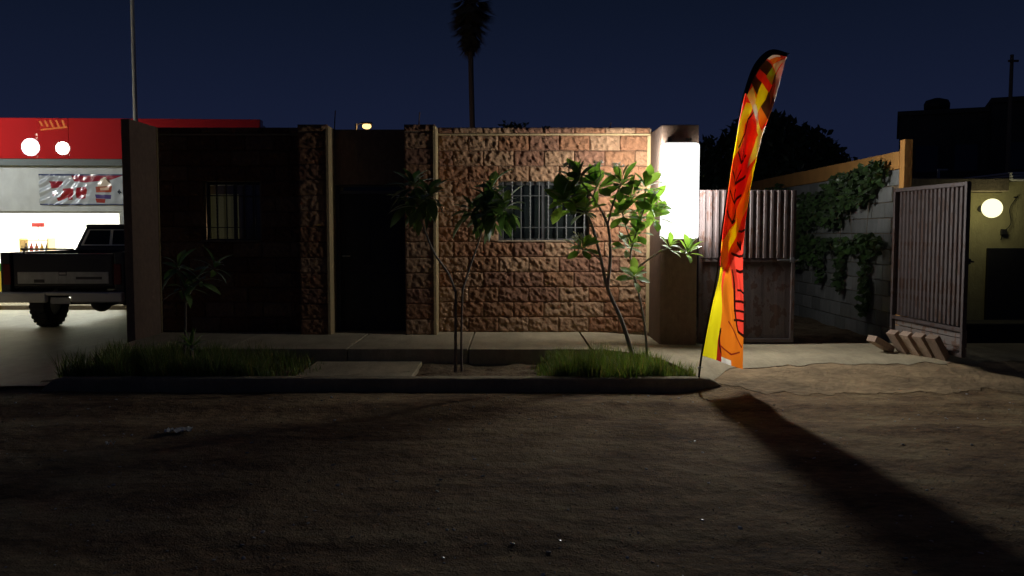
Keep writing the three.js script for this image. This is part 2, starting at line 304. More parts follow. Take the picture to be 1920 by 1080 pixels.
  // windows: reveal, glass, bars
  const win = (wx, n, curtain) => {
    const w = mesh('window', [hb(wx[0] + 0.002, wx[1] - 0.002, wy[0] + 0.001, wy[0] + 0.04, b - 0.01, b - 0.06), hb(wx[0] + 0.002, wx[1] - 0.002, wy[1] - 0.04, wy[1] - 0.001, b - 0.01, b - 0.06), hb(wx[0] + 0.002, wx[0] + 0.04, wy[0] + 0.042, wy[1] - 0.042, b - 0.01, b - 0.06), hb(wx[1] - 0.04, wx[1] - 0.002, wy[0] + 0.042, wy[1] - 0.042, b - 0.01, b - 0.06), hb((wx[0] + wx[1]) / 2 - 0.02, (wx[0] + wx[1]) / 2 + 0.02, wy[0] + 0.042, wy[1] - 0.042, b - 0.012, b - 0.05)], M.iron, house);
    for (const s of [0, 1]) mesh('pane', hb(mixf(wx[0], wx[1], s / 2) + 0.022, mixf(wx[0], wx[1], (s + 1) / 2) - 0.022, wy[0] + 0.044, wy[1] - 0.044, b - 0.03, b - 0.035), curtain ? M.clearGlass : M.darkGlass, w);
    mesh('sill', rspan(wx[0] - 0.01 + ox, wx[1] + 0.01 + ox, wy[0] + 0.002 + oy, wy[0] + 0.022 + oy, f + 0.05 + oz, b + 0.002 + oz, 0.005), M.mortar, w);
    if (curtain) {
      const pts = []; for (let i = 0; i <= 40; i++) pts.push(i / 40);
      const g = new THREE.PlaneGeometry(0.36, 0.62, 60, 1), p = g.attributes.position;
      for (let i = 0; i < p.count; i++) p.setZ(i, 0.022 * Math.sin(p.getX(i) * 62) + 0.01 * Math.sin(p.getX(i) * 23));
      g.computeVertexNormals(); g.translate(wx[0] + 0.22 + ox, 1.80 + oy, b - 0.09 + oz);
      mesh('curtain', g, phy(rgb(0.72, 0.70, 0.46), 1, { transmission: 0.5, thickness: 0, side: THREE.DoubleSide }), w);
    }
    for (let i = 0; i < n; i++) {
      const x = mixf(wx[0], wx[1], (i + 0.5) / n) + ox, z = f - 0.03 + oz, y0 = wy[0] + 0.024 + oy, y1 = wy[1] - 0.002 + oy, barMat = curtain ? M.iron : M.barGrey;
      if (i % 2) {                                      // twisted bar: a square rod with its corners turned
        const g = new THREE.BoxGeometry(0.016, y1 - y0, 0.016, 1, 56, 1), p = g.attributes.position;
        for (let k = 0; k < p.count; k++) { const a = p.getY(k) * 32, c = Math.cos(a), s = Math.sin(a), X = p.getX(k), Z = p.getZ(k); p.setX(k, X * c - Z * s); p.setZ(k, X * s + Z * c); }
        g.computeVertexNormals(); g.translate(x, (y0 + y1) / 2, z);
        mesh('window_bar', metric(g), barMat, w);
      } else mesh('window_bar', rbx(0.014, y1 - y0, 0.014, 0.003, x, (y0 + y1) / 2, z), barMat, w);
    }
    mesh('bar_rail', [hb(wx[0] + 0.003, wx[1] - 0.003, 1.655, 1.667, f - 0.02, f - 0.04), hb(wx[0] + 0.003, wx[1] - 0.003, 2.075, 2.087, f - 0.02, f - 0.04)], M.iron, w);
  };
  win(wR, 10, false); win(wL, 6, true);
  // steel door
  const dz = f - 0.10;
  const dr = mesh('door', rspan(door[0] + 0.05 + ox, door[1] - 0.05 + ox, 0.275 + oy, 2.10 + oy, dz + oz, dz - 0.04 + oz, 0.004), M.doorSteel, house);
  mesh('door_frame', [hb(door[0] + 0.001, door[0] + 0.048, 0.272, 2.228, dz + 0.02, dz - 0.05), hb(door[1] - 0.048, door[1] - 0.001, 0.272, 2.228, dz + 0.02, dz - 0.05), hb(door[0] + 0.049, door[1] - 0.049, 2.105, 2.15, dz + 0.02, dz - 0.05), hb(door[0] + 0.049, door[1] - 0.049, 2.2, 2.228, dz + 0.02, dz - 0.05)], M.iron, house);
  mesh('transom_pane', hb(door[0] + 0.05, door[1] - 0.05, 2.152, 2.198, dz - 0.01, dz - 0.016), M.darkGlass, house);
  for (const [y0, y1] of [[0.40, 1.05], [1.18, 1.98]]) for (const [a, e] of [[-2.24, -1.90], [-1.83, -1.49]]) mesh('panel', rspan(a + ox, e + ox, y0 + oy, y1 + oy, dz + 0.008 + oz, dz - 0.001 + oz, 0.004), M.doorSteel, dr);
  mesh('handle', [cyl(0.012, 0.012, 0.05, -2.25 + ox, 1.28 + oy, dz + 0.026 + oz, PI / 2), rbx(0.11, 0.016, 0.014, 0.005, -2.215 + ox, 1.28 + oy, dz + 0.05 + oz)], M.ironPale, dr);
  mesh('threshold', hb(door[0] + 0.002, door[1] - 0.002, 0.2, 0.274, f + 0.05, dz - 0.05), M.oldConcrete, house);
}
// added lamp, bulb out of sight, to brighten the curtain from behind
{
  const g = thing('added_curtain_lamp', 'added dim small lamp, out of sight, lighting the curtain of the left window', 'lamp', -4.30, 0.2, -12.6);
  mesh('stand', [cyl(0.012, 0.012, 1.42, 0, 0.71, 0), cyl(0.11, 0.12, 0.02, 0, 0.01, 0)], M.iron, g);
  mesh('bulb', place(new THREE.SphereGeometry(0.05, 16, 12), 0, 1.46, 0), std(rgb(0.8, 0.7, 0.5), 0.4, { emissive: rgb(1, 0.85, 0.5), emissiveIntensity: 0.6 }), g);
  const l = new THREE.PointLight(rgb(1, 0.9, 0.6), 0.14, 0, 2); l.position.set(0, 1.46, 0); l.shadow.radius = 2; l.castShadow = true; g.add(l);
}
// starter rods left standing on the roof edge
[[-2.36, 11.46, 0.26, 'first rusty steel rod standing on the roof edge, left of the orange lamp'], [-1.24, 11.46, 0.24, 'rusty steel rod standing on the roof edge above the door'], [1.30, 11.46, 0.10, 'short rusty steel rod on the roof edge near the lit sign']].forEach(([x, d, h, l]) =>
  tag(mesh('steel_rod', [tube([[x, 2.95, -d], [x + 0.005, 2.95 + h * 0.5, -d], [x + 0.015, 2.95 + h, -d]], 0.007, 8, 6), cyl(0.011, 0.011, 0.012, x + 0.004, 2.95 + h * 0.4, -d)], std(rgb(0.09, 0.05, 0.035), 0.9)), l, 'rod', 'steel rods on the roof edge'));

// ---------- the lit sign ----------
{
  const x0 = 1.785, x1 = 2.25, y0 = 1.51, y1 = 2.67, zf = -10.20, zb = -10.458, cx = (x0 + x1) / 2, cy = (y0 + y1) / 2, w = x1 - x0, h = y1 - y0, dp = zf - zb;
  const s = thing('sign_box', 'glowing white upright light box sign on the end pillar of the block house', 'sign', cx, y0, zb);
  const glow = std(rgb(0.8, 0.8, 0.8), 0.4, { emissive: rgb(1, 1, 0.98), emissiveIntensity: 1.5 });
  const alu = std(rgb(0.5, 0.5, 0.5), 0.45, { metalness: 0.5 });
  const out = new THREE.Shape(), bv = 0.03, hw = w / 2 - 0.006 - bv, rc = 0.07;      // wrap-round diffuser: plan with round front and rear corners
  out.moveTo(-hw + rc, (0.012 + bv)); out.lineTo(hw - rc, (0.012 + bv)); out.absarc(hw - rc, (0.012 + bv) + rc, rc, -PI / 2, 0, false); out.lineTo(hw, (dp - bv) - rc); out.absarc(hw - rc, (dp - bv) - rc, rc, 0, PI / 2, false); out.lineTo(-hw + rc, (dp - bv)); out.absarc(-hw + rc, (dp - bv) - rc, rc, PI / 2, PI, false); out.lineTo(-hw, (0.012 + bv) + rc); out.absarc(-hw + rc, (0.012 + bv) + rc, rc, PI, PI * 1.5, false);
  const dg = new THREE.ExtrudeGeometry(out, { depth: h - 0.022 - 2 * bv, bevelEnabled: true, bevelSize: bv, bevelThickness: bv, bevelSegments: 4, curveSegments: 10 }); dg.rotateX(-PI / 2); dg.scale(1, 1, -1); dg.index || (() => { const P = dg.attributes.position.array; for (let i = 0; i < P.length; i += 9) for (let k = 0; k < 3; k++) { const q = P[i + 3 + k]; P[i + 3 + k] = P[i + 6 + k]; P[i + 6 + k] = q; } })();
  dg.computeVertexNormals(); dg.translate(0, 0.011 + bv, 0);
  mesh('diffuser', metric(dg), glow, s);
  mesh('frame', [bx(w - 0.10, 0.01, dp - 0.04, 0, 0.005, dp / 2), bx(w - 0.10, 0.01, dp - 0.04, 0, h - 0.005, dp / 2), bx(w - 0.18, h - 0.022, 0.008, 0, h / 2, 0.006)], alu, s);
  mesh('bracket', [rbx(0.05, 0.06, 0.10, 0.006, -0.12, h + 0.03, 0.05), rbx(0.05, 0.06, 0.10, 0.006, 0.12, h + 0.03, 0.05)], M.iron, s);
  const lamp = (W, H, x, y, z, tx, ty, tz, I) => { const l = new THREE.RectAreaLight(rgb(1, 0.985, 0.95), I, W, H); l.position.set(x, y, z); s.add(l); s.updateMatrixWorld(true); l.lookAt(tx, ty, tz); l.name = 'sign_lamp'; };
  lamp(0.08, h - 0.02, 0.17, h / 2, dp + 0.01, cx + 0.17, cy, 0, 215);                         // the bright tube behind the front
  for (const k of [-1, 1]) {
    lamp(dp - 0.05, h - 0.02, k * (w / 2 + 0.01), h / 2, dp / 2, cx + k * 10, cy, zb + dp / 2, k < 0 ? 4.5 : 55);     // flat sides
    const px = k * (w / 2 + 0.02), pz = 0.11; lamp(0.15, 0.62, px, h * 0.71, pz, cx + px + k * 3, y0 + h * 0.71, zb + pz - 10, k < 0 ? 235 : 12);   // round rear corners
  }
}

// ---------- gates ----------
function ribbed(w, h, y0, pitch, depth, t = 0.002) {       // corrugated sheet standing in x-y, ribs upright
  const s = new THREE.Shape(), n = Math.round(w / pitch), p = w / n, pts = [[0, 0]];
  for (let i = 0; i < n; i++) pts.push([i * p + p * 0.22, 0], [i * p + p * 0.34, depth], [i * p + p * 0.66, depth], [i * p + p * 0.78, 0]);
  pts.push([w, 0]);
  s.moveTo(...pts[0]); pts.slice(1).forEach((q) => s.lineTo(...q)); pts.slice().reverse().forEach(([x, y]) => s.lineTo(x, y - t)); s.closePath();
  const g = new THREE.ExtrudeGeometry(s, { depth: h, bevelEnabled: false });
  g.rotateX(-PI / 2); g.scale(1, 1, -1);
  const ix = g.index; if (!ix) { const P = g.attributes.position.array, N = g.attributes.normal.array; for (let i = 0; i < P.length; i += 9) for (let k = 0; k < 3; k++) { let q = P[i + 3 + k]; P[i + 3 + k] = P[i + 6 + k]; P[i + 6 + k] = q; q = N[i + 3 + k]; N[i + 3 + k] = N[i + 6 + k]; N[i + 6 + k] = q; } }
  g.translate(0, y0, 0); g.deleteAttribute('normal'); g.computeVertexNormals();
  return metric(g);
}
function gate(label, x, y, z, turn, w, h, split, side) {
  const g = thing('sheet_gate', label, 'gate', x, y, z, turn, 'leaves of the driveway gate');
  mesh('frame', [rbx(0.045, h, 0.045, 0.006, 0.0225, h / 2, 0), rbx(0.045, h, 0.045, 0.006, w - 0.0225, h / 2, 0), rbx(w - 0.092, 0.045, 0.045, 0.006, w / 2, h - 0.0225, 0), rbx(w - 0.092, 0.045, 0.045, 0.006, w / 2, 0.0225, 0), rbx(w - 0.092, 0.045, 0.04, 0.006, w / 2, split, 0)], M.gateFrame, g);
  const up = mesh('ribbed_sheet', ribbed(w - 0.02, h - split - 0.035, split + 0.028, 0.085, 0.018 * side), M.gateSheet, g); up.position.set(0.01, 0, 0.026 * side);
  if (split > 0.6) { const lo = mesh('lower_sheet', ribbed(w - 0.02, split - 0.02, 0.006, 0.30, 0.003 * side), M.gateSheet, g); lo.position.set(0.01, 0, -0.028 * side); } else {
    for (let k = 0; k < 3; k++) mesh('kick_board', rbx(w - 0.02, split / 3 - 0.008, 0.014, 0.004, w / 2, split / 3 * (k + 0.5), 0.033 * side), M.gateKick, g);
  }
  mesh('bolt', [cyl(0.01, 0.01, 0.26, w - 0.10, 1.02, 0.055 * side, 0, 0, PI / 2), rbx(0.05, 0.06, 0.03, 0.005, w - 0.05, 1.02, 0.05 * side)], M.iron, g);
  for (const k of [0.25, 1.6]) mesh('hinge', cyl(0.016, 0.016, 0.12, -0.012, k, 0), M.iron, g);
  return g;
}
gate('closed corrugated gate leaf with dark lower half, hung beside the lit sign', 2.30, 0.235, -10.53, 0, 1.19, 1.88, 1.02, 1);
gate('corrugated gate leaf swung wide open towards the street, pale boards along its foot', 4.69, 0.27, -10.50, -86.6 * PI / 180, 1.53, 1.86, 0.29, -1);

// ---------- garden wall with ivy ----------
{
  const x = 4.80, d0 = 10.64, g = thing('garden_wall', 'pale grey block wall with ochre top running back behind the gate', 'wall', x, 0.2, -d0);
  mesh('core', span(0.025, 0.15, -0.1, 2.18, 0, -9.2), M.mortar, g);
  const bg = [0, 1, 2, 3].map((k) => { const b = new RoundedBoxGeometry(0.05, 0.19, 0.388, 1, 0.007); b.translate(0, 0, 0); const p = b.attributes.position; for (let i = 0; i < p.count; i++) p.setX(i, p.getX(i) + 0.003 * n2(p.getY(i) * 20 + k * 9, p.getZ(i) * 12)); return metric(b); });
  for (let r = 0; r < 11; r++) for (let c = 0; c < 23; c++) {
    const half = r % 2 ? 0.2 : 0, m = mesh('block', bg[Math.floor(rnd() * 4)], M.whiteBlock[Math.floor(rnd() * 3)], g);
    m.position.set(0.022 + rr(-0.002, 0.002), 0.1 + r * 0.2 - 0.02, -(0.2 + c * 0.4 + half)); if (rnd() < 0.5) m.rotation.x = PI;
  }
  mesh('top_beam', rspan(-0.012, 0.165, 2.182, 2.40, 0.0, -9.2, 0.008), M.ochre, g);
  mesh('end_post', rspan(-0.005, 0.10, -0.15, 2.535, 0.002, 0.13, 0.008), M.ochre, g);
}
function leafGeo(len, wid, fold = 0.15, droop = 0.15, n = 4, tip = 0.62) {      // blade along +y, upper face +z
  const pos = [], idx = [], uv = [];
  for (let i = 0; i <= n; i++) {
    const t = i / n, w = wid * 0.5 * Math.max(0.05, Math.pow(Math.max(0, Math.sin(PI * Math.pow(t, Math.log(0.5) / Math.log(clamp(tip, 0.3, 0.7))))), 0.75)), y = len * t, z = -droop * len * t * t;
    pos.push(-w, y, z + fold * w, 0, y, z, w, y, z + fold * w); uv.push(0, t, 0.5, t, 1, t);
    if (i < n) { const a = i * 3; idx.push(a, a + 1, a + 3, a + 1, a + 4, a + 3, a + 1, a + 2, a + 4, a + 2, a + 5, a + 4); }
  }
  const g = new THREE.BufferGeometry(); g.setAttribute('position', new THREE.Float32BufferAttribute(pos, 3)); g.setAttribute('uv', new THREE.Float32BufferAttribute(uv, 2)); g.setIndex(idx); g.computeVertexNormals();
  return g;
}
function scatter(name, geo, mat, mats4, parent, tint) {
  const im = new THREE.InstancedMesh(geo, mat, mats4.length);
  mats4.forEach((m, i) => { im.setMatrixAt(i, m); if (tint) im.setColorAt(i, tint(i)); });
  im.castShadow = im.receiveShadow = true; im.name = parent ? name : numbered(name); im.userData = { kind: 'stuff' };
  (parent || scene).add(im); return im;
}
const mat4 = (p, dir, s, roll = rr(0, 6.28)) => { const q = new THREE.Quaternion().setFromUnitVectors(V(0, 1, 0), dir.clone().normalize()); q.multiply(new THREE.Quaternion().setFromAxisAngle(V(0, 1, 0), roll)); return new THREE.Matrix4().compose(p, q, typeof s === 'number' ? V(s, s, s) : s); };
const anyDir = () => { const z = rr(-1, 1), a = rr(0, 6.28), r = Math.sqrt(1 - z * z); return V(r * Math.cos(a), z, r * Math.sin(a)); };
{
  const g = thing('ivy', 'dark green ivy hanging over the pale grey block wall behind the gate', 'ivy', 4.78, 0.2, -10.7);
  const list = [];
  const patch = (d, h, rd, rh, n, out) => { for (let i = 0; i < n; i++) { const a = rr(0, 6.28), r = Math.sqrt(rnd()), x = d + rd * r * Math.cos(a), y = h + rh * r * Math.sin(a); if (n2(x * 2.6, y * 2.8 + 3) < -0.35) continue; list.push(mat4(V(-rr(0.02, out), y - 0.2, -(x - 10.7)), V(-rr(0.1, 0.9), rr(-1, 0.15), rr(-0.8, 0.8)), rr(0.7, 1.5))); } };
  patch(11.2, 2.38, 0.4, 0.16, 380, 0.13); patch(11.9, 2.18, 0.8, 0.26, 900, 0.2); patch(12.6, 1.98, 0.7, 0.28, 620, 0.2); patch(13.6, 1.95, 0.7, 0.3, 400, 0.18); patch(14.1, 1.5, 0.45, 0.5, 420, 0.18); patch(13.4, 1.35, 0.5, 0.25, 300, 0.15);
  patch(12.3, 1.42, 0.55, 0.12, 300, 0.12); patch(11.3, 1.46, 0.45, 0.12, 300, 0.12); patch(12.25, 1.08, 0.12, 0.34, 170, 0.1); patch(11.35, 0.98, 0.11, 0.5, 260, 0.1); patch(13.0, 1.1, 0.1, 0.3, 80, 0.1); patch(15.3, 2.2, 0.9, 0.25, 300, 0.15);
  scatter('leaves', leafGeo(0.075, 0.06, 0.2, 0.2, 3), L.ivy, list, g, () => { const k = rr(0.6, 1.3); return rgb(k, k * rr(0.9, 1.1), k * 0.9); });
  const st = [];
  for (const [d, y0, y1] of [[12.25, 0.75, 2.2], [11.35, 0.5, 2.3], [13.6, 1.0, 2.2], [14.1, 1.0, 2.2], [11.9, 1.4, 2.35]]) st.push(tube([[-0.03, y1 - 0.2, -(d - 10.7)], [-0.05, (y0 + y1) / 2 - 0.2, -(d - 10.7 + 0.07)], [-0.03, y0 - 0.2, -(d - 10.7)]], 0.006, 10, 5, 0.003));
  mesh('stems', st, M.bark, g);
}

// ---------- bricks leaning by the open gate ----------
{
  const g0 = new RoundedBoxGeometry(0.075, 0.29, 0.15, 2, 0.006); metric(g0);
  const bg = metric(g0);
  [[4.27, 9.82, 62, 'pale brick lying lowest at the left end of the leaning row'], [4.42, 9.70, 36, 'second brick of the leaning row by the open gate'], [4.50, 9.55, 36, 'middle brick of the leaning row by the open gate'], [4.57, 9.40, 35, 'fourth brick of the leaning row by the open gate'], [4.64, 9.24, 33, 'dark brick at the near right end of the leaning row']].forEach(([x, d, a, l], i) => {
    const m = mesh('paving_brick', bg, M.brick[i === 4 ? 2 : i % 2]); const r = a * PI / 180;
    m.rotation.set(0, rr(-0.06, 0.06) + 0.25, r, 'YXZ');
    m.position.set(x, apronH(x, d) + 0.145 * Math.cos(r) + 0.0375 * Math.sin(r) - 0.002, -d);
    tag(m, l, 'brick', 'bricks leaning by the open gate');
  });
}

// ---------- feather flag ----------
{
  const fx = 1.885, fz = -8.53, fy = 0.11;
  const g = thing('feather_flag', 'tall red, orange and yellow feather flag leaning at the kerb end', 'flag', fx, fy, fz);
  const Lc = new THREE.CatmullRomCurve3([[1.93, 0.36], [2.0, 0.77], [2.07, 1.14], [2.115, 1.57], [2.21, 2.32], [2.33, 3.0], [2.44, 3.27], [2.57, 3.375], [2.73, 3.345]].map(([x, y]) => V(x * 0.992, y, 0)));
  const Rc = new THREE.CatmullRomCurve3([[2.345, 0.22], [2.335, 0.71], [2.315, 1.36], [2.335, 1.68], [2.41, 2.16], [2.50, 2.53], [2.63, 2.9], [2.735, 3.32]].map(([x, y]) => V(x * 0.992, y, 0)));
  const NU = 44, NV = 150, pos = [], uv = [], idx = [];
  for (let j = 0; j <= NV; j++) for (let i = 0; i <= NU; i++) {
    const v = j / NV, u = i / NU, a = Lc.getPointAt(v), b = Rc.getPointAt(v), p = a.clone().lerp(b, u);
    const amp = 0.055 * Math.sin(PI * Math.min(1, v * 1.08)) + 0.02, belly = Math.sin(u * PI);
    const crease = Math.exp(-(((u - (v * 1.9 - 0.45)) / 0.16) ** 2)) * sstep(0.12, 0.3, v) * sstep(0.75, 0.6, v);
    const z = amp * belly * Math.sin(u * 4.2 - v * 7.5) * 1.1 + 0.09 * crease + 0.012 * Math.sin(u * 17 + v * 30) * belly + 0.05 * u * Math.sin(v * 5);
    pos.push(p.x - fx + 0.012 * belly * Math.sin(v * 40 + u * 6), p.y - fy, z); uv.push(u, v);
    if (i < NU && j < NV) { const q = j * (NU + 1) + i; idx.push(q, q + 1, q + NU + 1, q + 1, q + NU + 2, q + NU + 1); }
  }
  const cg = new THREE.BufferGeometry(); cg.setAttribute('position', new THREE.Float32BufferAttribute(pos, 3)); cg.setAttribute('uv', new THREE.Float32BufferAttribute(uv, 2)); cg.setIndex(idx); cg.computeVertexNormals();
  const cv = document.createElement('canvas'); cv.width = 256; cv.height = 1280; const c = cv.getContext('2d');
  const X = (u) => u * 256, Y = (v) => (1 - v) * 1280;
  const poly = (col, ...p) => { c.fillStyle = col; c.beginPath(); p.forEach(([u, v], i) => (i ? c.lineTo(X(u), Y(v)) : c.moveTo(X(u), Y(v)))); c.closePath(); c.fill(); };
  const line = (col, w, ...p) => { c.strokeStyle = col; c.lineWidth = w; c.lineJoin = c.lineCap = 'round'; c.beginPath(); p.forEach(([u, v], i) => (i ? c.lineTo(X(u), Y(v)) : c.moveTo(X(u), Y(v)))); c.stroke(); };
  poly('#ee4430', [0, 0], [1, 0], [1, 1], [0, 1]);
  poly('#f58420', [0.3, 0], [1, 0], [1, 0.20], [0.55, 0.24], [0.42, 0.3], [0.3, 0.3]);           // orange foot
  poly('#fb4a38', [0.52, 0.30], [0.62, 0.25], [0.72, 0.18], [0.86, 0.115], [1, 0.11], [1, 0.46], [0.55, 0.36]);   // red field
  for (const [a, b] of [[0.14, 0.155], [0.17, 0.185], [0.20, 0.215], [0.235, 0.245]]) line('#2a0a08', 9, [0.70, a + 0.005], [0.86, a + 0.012], [1, b]);   // black brush strokes
  line('#3a0d0a', 12, [0.52, 0.29], [0.60, 0.24], [0.72, 0.175], [0.84, 0.115], [1, 0.108]);
  line('#2a0a08', 10, [0.55, 0.345], [0.8, 0.35], [1, 0.365]); line('#2a0a08', 12, [0.68, 0.30], [0.86, 0.305], [1, 0.315]);
  line('#2a0a08', 9, [0.62, 0.42], [0.85, 0.43], [1, 0.445]); line('#2a0a08', 14, [0.70, 0.385], [0.82, 0.375], [0.78, 0.392]);
  line('#8e2016', 7, [0.5, 0.13], [0.75, 0.10], [0.95, 0.07]); line('#8e2016', 6, [0.42, 0.05], [0.7, 0.035], [0.9, 0.05]);
  poly('#fff01e', [0, 0], [0.34, 0], [0.33, 0.10], [0.27, 0.20], [0.16, 0.30], [0, 0.36]);         // yellow edge
  poly('#b0281c', [0.32, 0.0], [0.46, 0.0], [0.44, 0.04], [0.34, 0.09], [0.33, 0.06]); line('#30100c', 8, [0.345, 0.10], [0.37, 0.055], [0.43, 0.03]);
  poly('#f4f0e6', [0.44, 0.0], [0.74, 0.0], [0.72, 0.016], [0.44, 0.018]);
  // upper red lettering field
  poly('#ee4430', [0, 0.36], [0.15, 0.33], [0.95, 0.6], [1, 0.70], [0.7, 0.76], [0.2, 0.70], [0, 0.60]);
  for (const v of [0.44, 0.50, 0.56, 0.625]) { line('#341009', 10, [0.08, v + 0.01], [0.35, v - 0.012], [0.62, v + 0.03]); line('#341009', 8, [0.35, v - 0.01], [0.42, v + 0.035]); }
  poly('#fff01e', [0, 0.30], [0.25, 0.28], [1, 0.52], [1, 0.68], [0.82, 0.60], [0.5, 0.44], [0.05, 0.36]);      // ochre diagonal
  poly('#fff01e', [0, 0.60], [0.30, 0.68], [0.24, 0.72], [0.34, 0.79], [0.1, 0.78], [0, 0.70]);
  line('#33150c', 8, [0.12, 0.645], [0.32, 0.70], [0.28, 0.74], [0.42, 0.78]);
  poly('#f4f0e6', [0.70, 0.62], [1, 0.68], [1, 0.78], [0.80, 0.72]); poly('#f4f0e6', [0.05, 0.80], [0.14, 0.79], [0.92, 0.735], [0.95, 0.755], [0.16, 0.835]);
  poly('#f58420', [0.1, 0.84], [0.9, 0.765], [1, 0.80], [1, 0.86], [0.1, 0.88]);
  poly('#4a2c18', [0.05, 0.84], [1, 0.80], [1, 0.925], [0.0, 0.925]);                                  // dark ground of the food picture
  poly('#fff01e', [0.38, 0.80], [0.62, 0.79], [0.70, 0.84], [0.66, 0.875], [0.40, 0.875]); poly('#ee4430', [0.16, 0.868], [0.70, 0.862], [0.72, 0.888], [0.18, 0.893]); poly('#a9b42a', [0.42, 0.888], [0.70, 0.885], [0.68, 0.925], [0.44, 0.925]);
  poly('#e8d9b4', [0.40, 0.93], [0.72, 0.925], [0.78, 0.985], [0.66, 0.985]); poly('#f58420', [0.18, 0.93], [0.40, 0.93], [0.60, 0.985], [0.40, 0.975]); poly('#f4f0e6', [0.1, 0.93], [0.22, 0.93], [0.36, 0.975], [0.24, 0.97]);
  poly('#f4f0e6', [0.76, 0.885], [1, 0.86], [1, 1], [0.70, 1], [0.80, 0.97]); poly('#8c4a30', [0.74, 0.86], [0.9, 0.84], [0.88, 0.90], [0.76, 0.925]);
  const clothAt = (v, u) => { const k = (Math.round(v * NV) * (NU + 1) + Math.round(u * NU)) * 3; return [pos[k], pos[k + 1], pos[k + 2]]; };
  const tx = new THREE.CanvasTexture(cv); tx.colorSpace = THREE.SRGBColorSpace;
  mesh('cloth', cg, phy(rgb(1, 1, 1), 1, { map: tx, transmission: 0.8, thickness: 0, side: THREE.DoubleSide, clearcoat: 0.25, clearcoatRoughness: 0.35 }), g);
  // the cloth is folded double over its upper part: a second layer behind the first
  const fp = [], fu = [], fi = [];
  for (let j = 0; j <= 80; j++) for (let i = 0; i <= 16; i++) { const v = mixf(0.28, 0.98, j / 80), u = mixf(0.02, 0.98, i / 16) * (j < 16 ? mixf(0.35, 1, j / 16) : 1), [x, y, z] = clothAt(v, u); fp.push(x, y, z - 0.035 - 0.02 * Math.sin(u * 3)); fu.push(1 - u, v); if (i < 16 && j < 80) { const q = j * 17 + i; fi.push(q, q + 1, q + 17, q + 1, q + 18, q + 17); } }
  const fg = new THREE.BufferGeometry(); fg.setAttribute('position', new THREE.Float32BufferAttribute(fp, 3)); fg.setAttribute('uv', new THREE.Float32BufferAttribute(fu, 2)); fg.setIndex(fi); fg.computeVertexNormals();
  mesh('folded_layer', fg, phy(rgb(1, 1, 1), 1, { map: tx, transmission: 0.42, thickness: 0, side: THREE.DoubleSide }), g);
  const pole = [[1.90, 0.10], [1.905, 0.2], [1.925, 0.36], [1.995, 0.77], [2.063, 1.14], [2.106, 1.57], [2.20, 2.32], [2.32, 3.0], [2.43, 3.275], [2.57, 3.387], [2.75, 3.35]].map(([x, y]) => V(x * 0.992 - fx, y - fy, 0));
  mesh('pole', tube(pole, 0.011, 90, 8, 0.006), M.black, g);
  mesh('collar', [cyl(0.016, 0.016, 0.03, 0.008, 0.125, 0), bx(0.055, 0.006, 0.006, 0.008, 0.13, 0.006)], M.ironPale, g);
  // black sleeve over the bent tip
  const sl = []; for (let j = 0; j <= 14; j++) sl.push(j / 14);
  const sp = [], si = [], su = [];
  sl.forEach((t, j) => { const v = 0.80 + 0.2 * t, a = Lc.getPointAt(v), w = 0.022 + 0.05 * Math.sin(PI * Math.min(1, t * 1.0 + 0.08)) * t, tg = Lc.getTangentAt(v), nx = tg.y, ny = -tg.x; for (const [k, z] of [[-0.35, 0.0], [0.2, 0.016], [1, 0.012], [1, -0.012], [0.2, -0.016]]) { sp.push(a.x + nx * w * k - fx, a.y + ny * w * k - fy, z); su.push(k, t); } if (j < 14) for (let k = 0; k < 5; k++) { const q = j * 5 + k, r = j * 5 + (k + 1) % 5; si.push(q, r, q + 5, r, r + 5, q + 5); } });
  const sg = new THREE.BufferGeometry(); sg.setAttribute('position', new THREE.Float32BufferAttribute(sp, 3)); sg.setAttribute('uv', new THREE.Float32BufferAttribute(su, 2)); sg.setIndex(si); sg.computeVertexNormals();
  mesh('sleeve', sg, std(rgb(0.012, 0.012, 0.014), 0.8, { side: THREE.DoubleSide }), g);
}

// ---------- plants in the strip ----------
const plumLeaf = [leafGeo(0.205, 0.10, 0.2, 0.25, 6, 0.62), leafGeo(0.175, 0.09, 0.15, 0.4, 6, 0.6), leafGeo(0.235, 0.105, 0.25, 0.15, 6, 0.64)];
const longLeaf = [leafGeo(0.24, 0.094, 0.2, 0.55, 5, 0.55), leafGeo(0.20, 0.086, 0.3, 0.7, 5, 0.52), leafGeo(0.27, 0.10, 0.25, 0.45, 5, 0.55)];
function whorl(g, p, n, up, geos, mats, spread, scale = 1) {
  for (let i = 0; i < n; i++) {
    const a = i * 2.4 + rr(-0.3, 0.3), tilt = mixf(0.25, spread, i / n) + rr(-0.12, 0.12), d = V(Math.cos(a) * Math.sin(tilt), Math.cos(tilt), Math.sin(a) * Math.sin(tilt)).applyQuaternion(new THREE.Quaternion().setFromUnitVectors(V(0, 1, 0), up.clone().normalize()));
    const m = mesh('leaf', geos[Math.floor(rnd() * geos.length)], mats[Math.floor(rnd() * mats.length)], g);
    // upper face turned towards the shoot tip
    const yA = d.clone().normalize(), zA = up.clone().normalize().sub(yA.clone().multiplyScalar(yA.dot(up.clone().normalize()))).normalize(), xA = yA.clone().cross(zA);
    m.quaternion.setFromRotationMatrix(new THREE.Matrix4().makeBasis(xA, yA, zA)); m.rotateY(rr(-0.35, 0.35));
    m.position.copy(p).addScaledVector(d, 0.015).addScaledVector(up.clone().normalize(), -0.05 * i / n); m.scale.setScalar(scale * rr(0.8, 1.12));
  }
}
